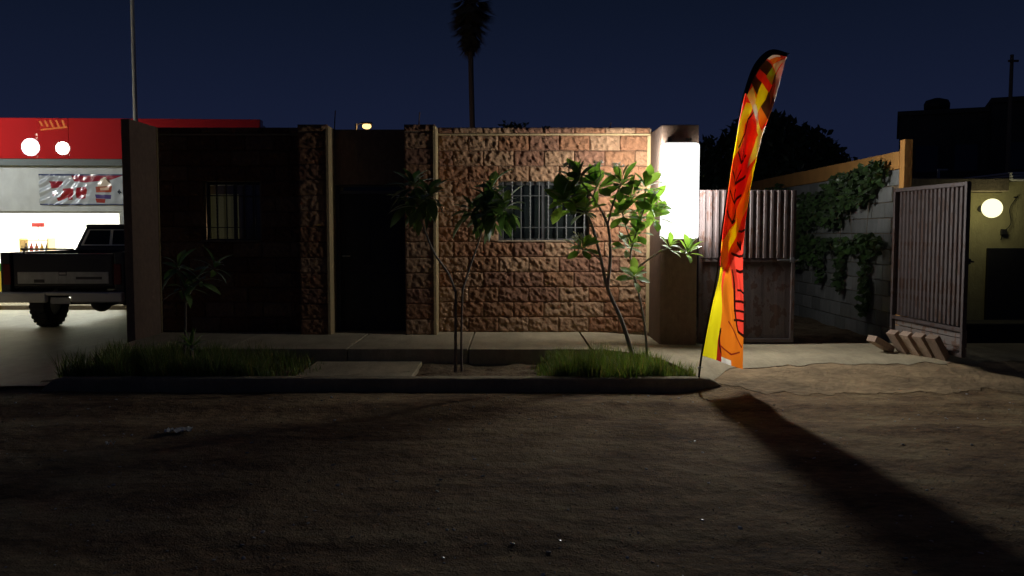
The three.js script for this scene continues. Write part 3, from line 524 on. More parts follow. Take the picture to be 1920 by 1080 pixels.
{
  const bx0 = 1.35, bd = 9.22, by = 0.085, g = thing('frangipani', 'young frangipani with broad glossy leaf whorls and white flowers beside the lit sign', 'shrub', bx0, by, -bd);
  const at = (x, y, d) => V(x - bx0, y - by, -(d - bd));
  const st = (pts, r0, r1) => mesh('stem', tube(pts.map((p) => at(...p)), r0, 30, 8, r1), M.barkPale, g);
  st([[1.36, 0.06, 9.22], [1.30, 0.30, 9.22], [1.19, 0.64, 9.22], [1.04, 0.98, 9.22], [0.95, 1.34, 9.2], [0.85, 1.69, 9.17], [0.77, 1.84, 9.15]], 0.026, 0.012);
  st([[1.035, 1.0, 9.22], [1.065, 1.38, 9.25], [1.03, 1.69, 9.27], [0.87, 1.98, 9.25], [0.73, 2.15, 9.22]], 0.019, 0.010);
  st([[1.035, 1.68, 9.27], [1.10, 1.92, 9.3], [1.19, 2.13, 9.32]], 0.013, 0.009);
  st([[0.87, 1.97, 9.25], [0.90, 2.05, 9.3], [0.92, 2.10, 9.33]], 0.010, 0.008);
  st([[0.78, 1.83, 9.15], [0.66, 1.92, 9.1], [0.55, 1.93, 9.05]], 0.011, 0.008);
  st([[0.97, 1.28, 9.2], [0.85, 1.38, 9.12], [0.76, 1.44, 9.08]], 0.010, 0.007);
  st([[1.49, 0.06, 9.28], [1.46, 0.5, 9.28], [1.38, 0.95, 9.3], [1.34, 1.12, 9.32]], 0.016, 0.010);
  st([[1.36, 1.0, 9.3], [1.30, 1.35, 9.38], [1.36, 1.55, 9.42], [1.45, 1.85, 9.45], [1.47, 2.08, 9.45]], 0.013, 0.008);
  st([[1.33, 1.45, 9.4], [1.25, 1.65, 9.38], [1.21, 1.80, 9.36]], 0.010, 0.007);
  st([[1.36, 1.2, 9.34], [1.58, 1.35, 9.4], [1.78, 1.44, 9.42], [1.93, 1.38, 9.42]], 0.011, 0.007);
  for (const [x, y, d, n, s] of [[0.72, 2.16, 9.22, 11, 1.05], [1.19, 2.13, 9.32, 10, 1], [0.92, 2.10, 9.33, 11, 1.05], [0.60, 2.00, 9.12, 10, 1], [1.47, 2.10, 9.45, 10, 0.95], [1.53, 1.90, 9.46, 10, 0.95], [1.21, 1.81, 9.36, 10, 0.9], [1.37, 1.60, 9.42, 9, 0.85], [1.28, 1.45, 9.40, 9, 0.8], [0.75, 1.44, 9.08, 10, 0.85], [1.33, 1.12, 9.32, 9, 0.8], [1.94, 1.39, 9.42, 8, 0.72], [1.74, 1.45, 9.42, 7, 0.6], [0.53, 1.92, 9.05, 11, 1], [0.78, 1.84, 9.15, 9, 0.9], [1.40, 1.78, 9.44, 8, 0.85], [1.60, 1.78, 9.46, 8, 0.9], [1.30, 1.98, 9.36, 8, 0.95], [0.66, 1.86, 9.1, 7, 0.95]])
    whorl(g, at(x, y, d), Math.round(n * 1.45), V(rr(-0.5, 0.5), 1, rr(-0.2, 0.6)), plumLeaf, L.plum, 1.9, s * 1.12);
  const pet = leafGeo(0.042, 0.026, 0.2, 0.2, 3);
  for (const [x, y, d] of [[0.60, 2.30, 9.14], [0.95, 2.32, 9.33], [0.70, 1.53, 9.07], [1.16, 2.32, 9.34]]) {
    const ps = [];
    for (let f = 0; f < 7; f++) { const c = at(x + rr(-0.05, 0.05), y + rr(-0.035, 0.035), d + rr(-0.04, 0.04)); for (let k = 0; k < 5; k++) { const q = pet.clone(); q.rotateX(1.0); q.rotateY(k * 1.257); q.rotateX(rr(-0.5, 0.5)); q.rotateZ(rr(-0.5, 0.5)); q.translate(c.x, c.y, c.z); ps.push(q); } }
    mesh('flower_cluster', ps, M.petal, g);
    mesh('flower_stalk', tube([at(x, y - 0.16, d), at(x + 0.01, y - 0.08, d), at(x, y - 0.01, d)], 0.006, 6, 5), M.barkPale, g);
  }
}
{
  const bx0 = -0.57, bd = 9.1, by = 0.08, g = thing('sapling', 'slender sapling with two drooping leaf clumps in front of the block wall', 'tree', bx0, by, -bd);
  const at = (x, y, d) => V(x - bx0, y - by, -(d - bd));
  const st = (n, pts, r0, r1, m = M.barkPale) => mesh(n, tube(pts.map((p) => at(...p)), r0, 26, 7, r1), m, g);
  st('trunk', [[-0.61, 0.05, 9.1], [-0.605, 0.5, 9.1], [-0.60, 0.98, 9.1]], 0.018, 0.014, M.bark); st('trunk', [[-0.54, 0.05, 9.12], [-0.545, 0.5, 9.12], [-0.53, 1.0, 9.12]], 0.014, 0.011, M.bark);
  st('branch', [[-0.60, 0.96, 9.1], [-0.68, 1.16, 9.08], [-0.82, 1.37, 9.06], [-0.95, 1.70, 9.04], [-1.04, 2.05, 9.04]], 0.013, 0.007); st('branch', [[-0.53, 0.98, 9.12], [-0.46, 1.2, 9.13], [-0.34, 1.55, 9.14], [-0.24, 1.92, 9.14]], 0.012, 0.006);
  st('branch', [[-0.95, 1.70, 9.04], [-0.90, 1.85, 9.0], [-0.86, 1.98, 8.98]], 0.008, 0.005); st('branch', [[-0.30, 1.68, 9.14], [-0.16, 1.80, 9.1], [-0.06, 1.86, 9.06]], 0.008, 0.005); st('branch', [[-0.33, 1.6, 9.14], [-0.40, 1.75, 9.18], [-0.44, 1.84, 9.2]], 0.007, 0.005);
  for (const [x, y, d, n] of [[-1.04, 2.08, 9.04, 16], [-0.96, 1.88, 9.02, 12], [-0.87, 1.98, 8.98, 12], [-1.08, 1.92, 9.08, 10], [-0.24, 1.92, 9.14, 14], [-0.07, 1.86, 9.06, 12], [-0.28, 1.78, 9.14, 12], [-0.44, 1.84, 9.2, 10], [-0.17, 1.80, 9.1, 10], [-0.22, 2.06, 9.12, 8]])
    whorl(g, at(x, y, d), Math.round(n * 1.4), V(rr(-0.3, 0.3), 1, rr(-0.3, 0.3)), longLeaf, L.mango, 2.45, 1);
}
{
  const bx0 = -3.58, bd = 9.25, by = 0.08, g = thing('sapling', 'thin dark sapling in the weeds near the pickup end of the house', 'tree', bx0, by, -bd);
  const at = (x, y, d) => V(x - bx0, y - by, -(d - bd));
  mesh('trunk', tube([at(-3.59, 0.05, 9.25), at(-3.56, 0.5, 9.25), at(-3.55, 0.9, 9.25)], 0.016, 20, 7, 0.012), M.bark, g);
  mesh('branch', tube([at(-3.55, 0.88, 9.25), at(-3.60, 1.05, 9.25), at(-3.62, 1.22, 9.25)], 0.010, 12, 6, 0.006), M.bark, g); mesh('branch', tube([at(-3.55, 0.88, 9.25), at(-3.38, 1.08, 9.25), at(-3.23, 1.22, 9.25)], 0.010, 12, 6, 0.006), M.bark, g);
  for (const [x, y, d] of [[-3.62, 1.22, 9.25], [-3.23, 1.22, 9.25], [-3.56, 1.0, 9.25], [-3.40, 1.08, 9.25]]) whorl(g, at(x, y, d), 10, V(rr(-0.3, 0.3), 1, rr(-0.3, 0.3)), longLeaf, L.mango, 2.1, 0.85);
}
{
  const g = thing('agave', 'small pale spiky rosette standing up from the dark weeds', 'plant', -3.44, 0.09, -9.1);
  mesh('stem', cyl(0.02, 0.026, 0.30, 0, 0.15, 0), M.bark, g);
  whorl(g, V(0, 0.30, 0), 13, V(0, 1, 0.1), [leafGeo(0.21, 0.045, 0.4, 0.1, 4, 0.45)], [L.plum[0], L.plum[2]], 1.45, 1);
}
const blade = (() => { const pos = [], idx = [], uv = []; for (let i = 0; i <= 4; i++) { const t = i / 4, w = 0.0042 * (1 - t * t * 0.96), z = 0.34 * t * t; pos.push(-w, t, z, w, t, z); uv.push(0, t, 1, t); if (i < 4) { const a = i * 2; idx.push(a, a + 1, a + 2, a + 1, a + 3, a + 2); } } const g = new THREE.BufferGeometry(); g.setAttribute('position', new THREE.Float32BufferAttribute(pos, 3)); g.setAttribute('uv', new THREE.Float32BufferAttribute(uv, 2)); g.setIndex(idx); g.computeVertexNormals(); return g; })();
function grass(n, x0, x1, d0, d1, h0, h1, keep, mat, label) {
  const list = [];
  while (list.length < n) { const x = rr(x0, x1), d = rr(d0, d1), k = keep(x, d); if (rnd() > k) continue; const h = rr(h0, h1) * (0.45 + 0.55 * k), s = V(rr(0.7, 1.4), h, h); list.push(mat4(V(x, bedH(x, d) - 0.01, -d), V(rr(-0.35, 0.35), 1, rr(-0.35, 0.35)), s)); }
  const m = scatter('grass', blade, mat, list, null, () => { const k = rr(0.5, 1.3), dry = rnd() < 0.16; return dry ? rgb(k * 2.1, k * 1.15, k * 1.6) : rgb(k * rr(0.85, 1.3), k, k * rr(0.6, 1)); });
  m.userData.label = label;
}
const backEdge = (x) => x < 0.95 ? 9.62 : edgeAt(x) - 0.05;
grass(9000, 0.18, 1.86, 8.60, 9.62, 0.08, 0.32, (x, d) => (d > backEdge(x) ? 0 : clamp(0.45 + 1.1 * n2(x * 2.6, d * 3.4) + 0.4 * n2(x * 8, d * 8), 0.02, 1) * sstep(0.18, 0.7, x) * (x > 1.55 ? 0.5 : 1)), L.grass, 'lit green grass tufts at the sign end of the planting strip');
grass(10000, -4.62, -2.0, 8.60, 9.62, 0.12, 0.36, (x, d) => clamp(0.55 + 0.9 * n2(x * 1.9 + 4, d * 2.6) + 0.3 * n2(x * 7, d * 7), 0.02, 1) * sstep(-1.95, -3.1, x), L.grass, 'dark unlit weeds at the pickup end of the planting strip');
grass(420, 0.75, 1.25, 8.50, 8.66, 0.10, 0.30, () => 1, L.grass, 'tuft of weeds hanging over the front kerb');

// ---------- gravel, stones and litter on the dirt ----------
{
  const peb = new THREE.IcosahedronGeometry(1, 1), p = peb.attributes.position;
  for (let i = 0; i < p.count; i++) { const v = V(p.getX(i), p.getY(i), p.getZ(i)), k = 1 + 0.25 * n3(v.x * 1.3, v.y * 1.3, v.z * 1.3); p.setXYZ(i, v.x * k, v.y * k * 0.6, v.z * k); }
  peb.computeVertexNormals();
  const make = (n, s0, s1, mat, tint, label, skew = 3) => {
    const list = [];
    while (list.length < n) { const d = rr(3.3, 8.5), x = rr(-0.66, 0.66) * d; if (d > 8.35 && x < 2.2) continue; const s = s0 + (s1 - s0) * rnd() ** skew; list.push(new THREE.Matrix4().compose(V(x, roadH(x, d) + s * 0.25, -d), new THREE.Quaternion().setFromEuler(new THREE.Euler(rr(-0.4, 0.4), rr(0, 6.28), rr(-0.4, 0.4))), V(s * rr(0.8, 1.6), s * rr(0.5, 0.8), s))); }
    const m = scatter('gravel', peb, mat, list, null, tint); m.userData.label = label;
  };
  make(7000, 0.002, 0.006, std(rgb(1, 1, 1), 0.9), () => { const k = rr(0.14, 0.4); return rgb(k, k * 0.82, k * 0.62); }, 'brown gravel scattered on the dirt road');
  make(520, 0.004, 0.013, std(rgb(1, 1, 1), 0.1), () => { const k = rr(0.45, 0.8); return rgb(k, k * 0.98, k * 0.92); }, 'pale shiny stone chips scattered on the dirt road', 2);
}
function scrap(label, x, d, w, h, s) {
  const g = new THREE.PlaneGeometry(w, h, 14, 10), p = g.attributes.position;
  for (let i = 0; i < p.count; i++) { const X = p.getX(i), Y = p.getY(i); p.setXYZ(i, X + 0.01 * n2(Y * 30, s), 0.012 + 0.03 * Math.abs(n2(X * 14 + s, Y * 14)) + 0.012 * n2(X * 40, Y * 40 + s), -Y * (1 + 0.25 * n2(X * 9, s))); }
  g.computeVertexNormals();
  const m = mesh('paper_scrap', g, std(rgb(0.72, 0.72, 0.66), 0.8, { side: THREE.DoubleSide })); m.position.set(x, roadH(x, d), -d); m.rotation.y = s; tag(m, label, 'litter', 'paper scraps on the dirt');
}
scrap('crumpled white paper lying on the dark dirt road', -2.66, 6.72, 0.20, 0.11, 0.3);
scrap('tiny white paper shred near the crumpled paper', -3.03, 6.34, 0.09, 0.02, -0.4);

// ---------- shop behind the parking lot ----------
const shopPos = V(-8.4, 0, -18.5), shopTurn = 3 * PI / 180;
const inShop = (x, y, z) => V(x, y, z).applyAxisAngle(V(0, 1, 0), shopTurn).add(shopPos);
{
  const s = thing('shop', 'brightly lit white shop with red fascia across the parking lot', 'shop', shopPos.x, 0, shopPos.z, shopTurn);
  const white = std(rgb(0.66, 0.70, 0.67), 0.85, { map: rep(T.paint, 0.5), bumpMap: rep(T.rough, 1), bumpScale: 0.003 });
  const inner = std(rgb(0.82, 0.82, 0.78), 0.9), red = phy(rgb(0.48, 0.012, 0.012), 0.7, { specularIntensity: 0.2, clearcoat: 1, clearcoatRoughness: 0.012 }), alu = std(rgb(0.15, 0.18, 0.175), 0.75, { metalness: 0.0, bumpMap: rep(T.rough, 0.8), bumpScale: 0.01 });
  const xl = -13, xr = 3.02, wr = -0.06;
  mesh('front_wall', [span(xl, xr, 2.05, 3.9, 0, -0.2), span(wr, xr, 0, 2.048, 0, -0.2), span(xl, wr - 0.002, 0, 0.10, 0, -0.2)], white, s);
  mesh('shell', [span(xr - 0.2, xr, 0, 3.88, -0.202, -7), span(xl, xl + 0.2, 0, 3.88, -0.202, -7), span(xl, xr, 0, 3.88, -7.002, -7.2), span(xl + 0.2, xr - 0.2, 3.5, 3.6, -0.202, -7)], white, s);
  mesh('room', [span(xl + 0.2, wr + 0.5, 0.0, 0.11, -0.203, -5), span(xl + 0.2, wr + 0.5, 0.11, 2.95, -5.0, -5.1), span(wr + 0.42, wr + 0.5, 0.112, 2.95, -0.203, -4.998), span(xl + 0.2, xl + 0.28, 0.112, 2.95, -0.203, -4.998)], inner, s);
  mesh('ceiling', span(xl + 0.2, wr + 0.5, 2.952, 3.0, -0.203, -5.1), inner, s);
  let x = xl;
  for (let k = 0; k < 4; k++) { const w = (xr - xl) / 4; mesh('fascia_panel', rspan(x + 0.002, x + w - 0.002, 3.15, 4.0, 0.002, 0.25, 0.008), red, s); x += w; }
  mesh('soffit_strip', rspan(xl, xr, 3.012, 3.148, 0.002, 0.20, 0.006), alu, s);
  mesh('window_frame', [span(xl, wr, 2.0, 2.048, -0.06, -0.12), span(xl, wr, 0.102, 0.15, -0.06, -0.12), ...[-12.9, -10.4, -7.8, -5.2, -3.55, wr - 0.05].map((q) => span(q, q + 0.05, 0.152, 1.998, -0.06, -0.12))], std(rgb(0.5, 0.5, 0.47), 0.4, { metalness: 0.5 }), s);
  for (const [a, b] of [[-12.85, -10.4], [-10.35, -7.8], [-7.75, -5.2], [-5.15, -3.55], [-3.5, wr - 0.05]]) mesh('pane', span(a + 0.003, b - 0.003, 0.153, 1.997, -0.085, -0.093), M.clearGlass, s);
  struct(mesh('shop_step', rspan(-22, -5.4, 0.0, 0.12, -17.2, -18.9, 0.02), M.oldConcrete));
}
for (const [x, l] of [[-10.5, 'first'], [-7.4, 'second'], [-4.3, 'third'], [-1.6, 'last']]) {
  const q = inShop(x, 2.93, -2.3), g = thing('ceiling_light', 'bright tube light panel on the shop ceiling, ' + l + ' from the left', 'light', q.x, q.y, q.z, shopTurn, 'shop ceiling lights');
  mesh('housing', bx(2.2, 0.04, 0.5, 0, 0, 0), M.ironPale, g);
  mesh('diffuser', bx(2.1, 0.012, 0.42, 0, -0.027, 0), std(rgb(0.8, 0.8, 0.8), 0.5, { emissive: rgb(1, 0.97, 0.86), emissiveIntensity: 5 }), g);
  const l2 = new THREE.RectAreaLight(rgb(1, 0.97, 0.88), 95, 2.1, 0.42); l2.position.set(0, -0.04, 0); l2.rotation.x = -PI / 2; l2.name = 'tube_lamp'; g.add(l2);
}
// display rack with bottles behind the shop window
{
  const q = inShop(-2.75, 0.11, -1.9), g = thing('display_rack', 'small tiered display rack with a red header inside the shop window', 'rack', q.x, q.y, q.z, shopTurn);
  const wood = std(rgb(0.62, 0.42, 0.16), 0.7);
  mesh('side_panel', [bx(0.03, 1.35, 0.36, -0.32, 0.675, 0), bx(0.03, 1.35, 0.36, 0.32, 0.675, 0)], wood, g);
  for (const y of [0.2, 0.62, 0.98, 1.30]) mesh('shelf', bx(0.606, 0.03, 0.36, 0, y, 0), wood, g);
  mesh('header', rbx(0.30, 0.10, 0.03, 0.01, 0.03, 1.66, 0), std(rgb(0.6, 0.05, 0.05), 0.5), g); mesh('header_post', cyl(0.012, 0.012, 0.31, 0.03, 1.47, 0), M.ironPale, g);
  const prof = [[0, 0], [0.04, 0], [0.042, 0.02], [0.042, 0.14], [0.018, 0.19], [0.016, 0.235], [0, 0.235]].map(([a, b]) => new THREE.Vector2(a, b)), bg = new THREE.LatheGeometry(prof, 12);
  const cols = [std(rgb(0.35, 0.10, 0.04), 0.3), std(rgb(0.60, 0.30, 0.05), 0.3), std(rgb(0.10, 0.06, 0.04), 0.3), std(rgb(0.55, 0.08, 0.06), 0.3)];
  [[0.635, 0, 'lower'], [0.995, 1, 'middle']].forEach(([y, row, w]) => { for (let i = 0; i < 5; i++) { const b = mesh('bottle', bg, cols[(i + row * 2) % 4]); b.position.copy(inShop(-2.75 - 0.24 + i * 0.12, 0.11 + y, -1.85)); tag(b, ['leftmost', 'second', 'middle', 'fourth', 'rightmost'][i] + ' small bottle on the ' + w + ' shelf of the shop display rack', 'bottle', 'bottles on the ' + w + ' rack shelf'); } });
}
// banner on the shop wall
{
  const cv = document.createElement('canvas'); cv.width = 768; cv.height = 256; const c = cv.getContext('2d');
  c.fillStyle = '#b8c0c4'; c.fillRect(0, 0, 768, 256);
  const P = (col, ...p) => { c.fillStyle = col; c.beginPath(); for (let i = 0; i < p.length; i += 2) i ? c.lineTo(p[i], p[i + 1]) : c.moveTo(p[i], p[i + 1]); c.closePath(); c.fill(); };
  P('#39456e', 0, 0, 768, 0, 768, 10, 120, 14, 0, 12); P('#39456e', 0, 246, 768, 248, 768, 256, 0, 256);
  P('#9c2236', 230, 14, 600, 10, 520, 44, 330, 70, 250, 60); P('#9c2236', 70, 60, 170, 60, 150, 110, 90, 120);
  P('#a01c28', 170, 122, 245, 112, 236, 212, 205, 214, 204, 190, 165, 214, 130, 224, 124, 200, 150, 190, 168, 150); P('#a01c28', 268, 112, 330, 104, 340, 130, 326, 200, 300, 208, 262, 200, 258, 140);
  P('#8e2030', 90, 150, 120, 140, 118, 176, 96, 182);
  P('#e6d7c0', 440, 40, 470, 22, 505, 60, 516, 100, 410, 106); P('#a8482c', 400, 104, 520, 98, 512, 150, 404, 152); P('#d9b79a', 430, 112, 500, 108, 494, 132, 434, 134);
  P('#4a3a78', 396, 168, 512, 172, 508, 206, 402, 200); P('#a23a30', 398, 202, 470, 206, 464, 238, 404, 236); P('#6d5a4c', 470, 30, 500, 48, 515, 80, 496, 70);
  P('#26303a', 556, 144, 568, 130, 582, 144, 590, 158, 560, 156); c.fillRect(566, 126, 8, 40);
  P('#b03a36', 640, 60, 700, 40, 716, 50, 712, 210, 632, 214, 630, 150); P('#c98a80', 650, 120, 690, 112, 690, 160, 650, 168); P('#39456e', 622, 90, 640, 92, 640, 104, 622, 104);
  const t = new THREE.CanvasTexture(cv); t.colorSpace = THREE.SRGBColorSpace;
  const g = new THREE.PlaneGeometry(2.25, 0.66, 90, 30), p = g.attributes.position;
  for (let i = 0; i < p.count; i++) { const x = p.getX(i), y = p.getY(i), k = sstep(0.1, -0.95, x), r = Math.hypot(x + 1.1, y - 0.33); p.setZ(i, 0.012 + k * (0.018 * Math.sin(r * 34 + 1.2 * Math.sin(x * 5)) + 0.012 * Math.sin((x * 0.8 - y * 1.2) * 30)) + 0.006 * n2(x * 4, y * 4) + 0.01 * k); }
  g.computeVertexNormals();
  const q = inShop(-1.72 + 1.125, 2.51, 0.035), m = mesh('banner', g, phy(rgb(1, 1, 1), 0.25, { map: t, clearcoat: 0.6, clearcoatRoughness: 0.15, side: THREE.DoubleSide })); m.position.copy(q); m.rotation.y = shopTurn;
  tag(m, 'wrinkled shiny advertising banner with red print on the shop wall', 'banner');
}
{
  const cv = document.createElement('canvas'); cv.width = 64; cv.height = 128; const c = cv.getContext('2d'); c.fillStyle = '#d8c53a'; c.fillRect(0, 0, 64, 128); c.fillStyle = '#3f9a2e'; c.fillRect(0, 60, 64, 50); c.fillStyle = '#c0392b'; c.fillRect(0, 0, 64, 22);
  const t = new THREE.CanvasTexture(cv); t.colorSpace = THREE.SRGBColorSpace;
  const q = inShop(-2.66, 0.62, -0.02), m = mesh('window_poster', bx(0.30, 0.62, 0.006, 0, 0, 0), std(rgb(1, 1, 1), 0.6, { map: t })); m.position.copy(q); m.rotation.y = shopTurn; tag(m, 'green and yellow poster at the shop window behind the pickup', 'poster');
}
{
  const g = thing('wheel_stop', 'yellow concrete wheel stop in front of the shop', 'wheel stop', -10.95, 0.034, -17.05);
  mesh('bar', rbx(1.5, 0.17, 0.2, 0.03, -0.15, 0.085, 0), std(rgb(0.62, 0.40, 0.03), 0.7, { map: rep(T.paint, 1) }), g);
}
// floodlights on a mast (out of the picture, mirrored in the red fascia) that light the shop front
{
  const g = thing('flood_mast', 'steel mast with a cross arm standing in the parking lot, left of the picture', 'mast', -11.2, 0.034, -14.42);
  mesh('post', cyl(0.05, 0.07, 3.75, 0, 1.87, 0), M.ironPale, g); mesh('arm', rbx(1.5, 0.06, 0.06, 0.01, 0, 3.40, 0.06), M.ironPale, g);
  for (const [x, y, z, r, col, I, l] of [[-11.67, 3.72, -14.64, 0.23, rgb(0.88, 0.93, 1), 15, 'large cool white floodlight on the mast facing the shop'], [-10.86, 3.69, -14.72, 0.17, rgb(1, 0.93, 0.80), 9, 'smaller warm white floodlight on the mast facing the shop']]) {
    const f = thing('floodlight', l, 'floodlight', x, y, z);
    mesh('housing', place(new THREE.LatheGeometry([[0, 0.16], [r * 0.6, 0.15], [r * 1.08, 0.04], [r * 1.1, 0], [r * 1.02, 0], [0, 0.1]].map(([a, b]) => new THREE.Vector2(a, b)), 24), 0, 0, 0, PI / 2), M.iron, f);
    mesh('lens', place(new THREE.CylinderGeometry(r, r, 0.012, 28), 0, 0, 0.012, PI / 2), std(rgb(0.8, 0.8, 0.8), 0.3, { emissive: col, emissiveIntensity: 60 }), f);
    mesh('yoke', rspan(-0.02, 0.02, -0.32, 0.0, 0.10, 0.16, 0.006), M.iron, f);
    const l2 = new THREE.SpotLight(col, I, 0, 1.15, 0.6, 2); l2.position.set(0, 0, -0.02); l2.target.position.set(0.3, -1.0, -4); l2.shadow.radius = 8; f.add(l2); f.add(l2.target); l2.castShadow = true;
  }
}
{
  const g = thing('lit_sign', 'glowing amber letters on a pole sign out of the picture, mirrored in the fascia', 'sign', -12.2, 0, -12.0);
  mesh('post', cyl(0.06, 0.07, 4.4, 0, 2.2, 0.25), M.ironPale, g); mesh('backing', rbx(1.1, 0.5, 0.06, 0.01, 0, 4.62, 0.15), M.black, g);
  const am = std(rgb(0.7, 0.4, 0.05), 0.5, { emissive: rgb(1, 0.52, 0.10), emissiveIntensity: 6 });
  for (const [x, a, h] of [[-0.34, 0.5, 0.16], [-0.20, 0.45, 0.19], [-0.06, 0.4, 0.21], [0.10, 0.35, 0.22], [0.26, 0.3, 0.22]]) mesh('letter_stroke', rbx(0.045, h, 0.03, 0.008, x, 4.63, 0.10, 0, 0, a), am, g);
  mesh('underline', rbx(0.72, 0.04, 0.03, 0.008, 0, 4.50, 0.10, 0, 0, 0.12), am, g);
}
// parking lot lamp out of the picture, whose light falls on the lot and the back of the pickup
{
  const g = thing('lot_lamp', 'shaded lamp on a steel pole beside the parking lot, left of the picture', 'lamp', -13, 0.034, -10.0);
  mesh('pole', cyl(0.05, 0.07, 5.1, -0.5, 2.55, 0), M.ironPale, g); mesh('arm', cyl(0.03, 0.03, 0.5, -0.25, 5.08, 0, 0, 0, PI / 2), M.ironPale, g);
  mesh('shade', place(new THREE.LatheGeometry([[0.04, 0.12], [0.12, 0.10], [0.22, 0.0], [0.21, 0.0], [0.11, 0.09], [0.04, 0.11]].map(([a, b]) => new THREE.Vector2(a, b)), 24), 0, 5.0, 0), M.iron, g);
  mesh('bulb', place(new THREE.SphereGeometry(0.07, 18, 12), 0, 5.02, 0), std(rgb(0.8, 0.8, 0.7), 0.4, { emissive: rgb(1, 0.92, 0.75), emissiveIntensity: 6 }), g);
  const l = new THREE.SpotLight(rgb(1, 0.93, 0.78), 105, 0, 0.99, 0.25, 2); l.position.set(0, 4.93, 0); l.target.position.set(0, 0, 0); l.shadow.radius = 4; l.castShadow = true; g.add(l); g.add(l.target);
}
// tall pale pole behind the house end
{
  const g = thing('light_pole', 'tall thin pale pole rising beyond the end of the block house', 'pole', -7.42, 0.034, -17.0);
  mesh('shaft', cyl(0.030, 0.052, 9.0, 0, 4.5, 0), std(rgb(0.75, 0.75, 0.66), 0.5), g); mesh('base_plate', rbx(0.3, 0.03, 0.3, 0.008, 0, 0.015, 0), M.ironPale, g);
}

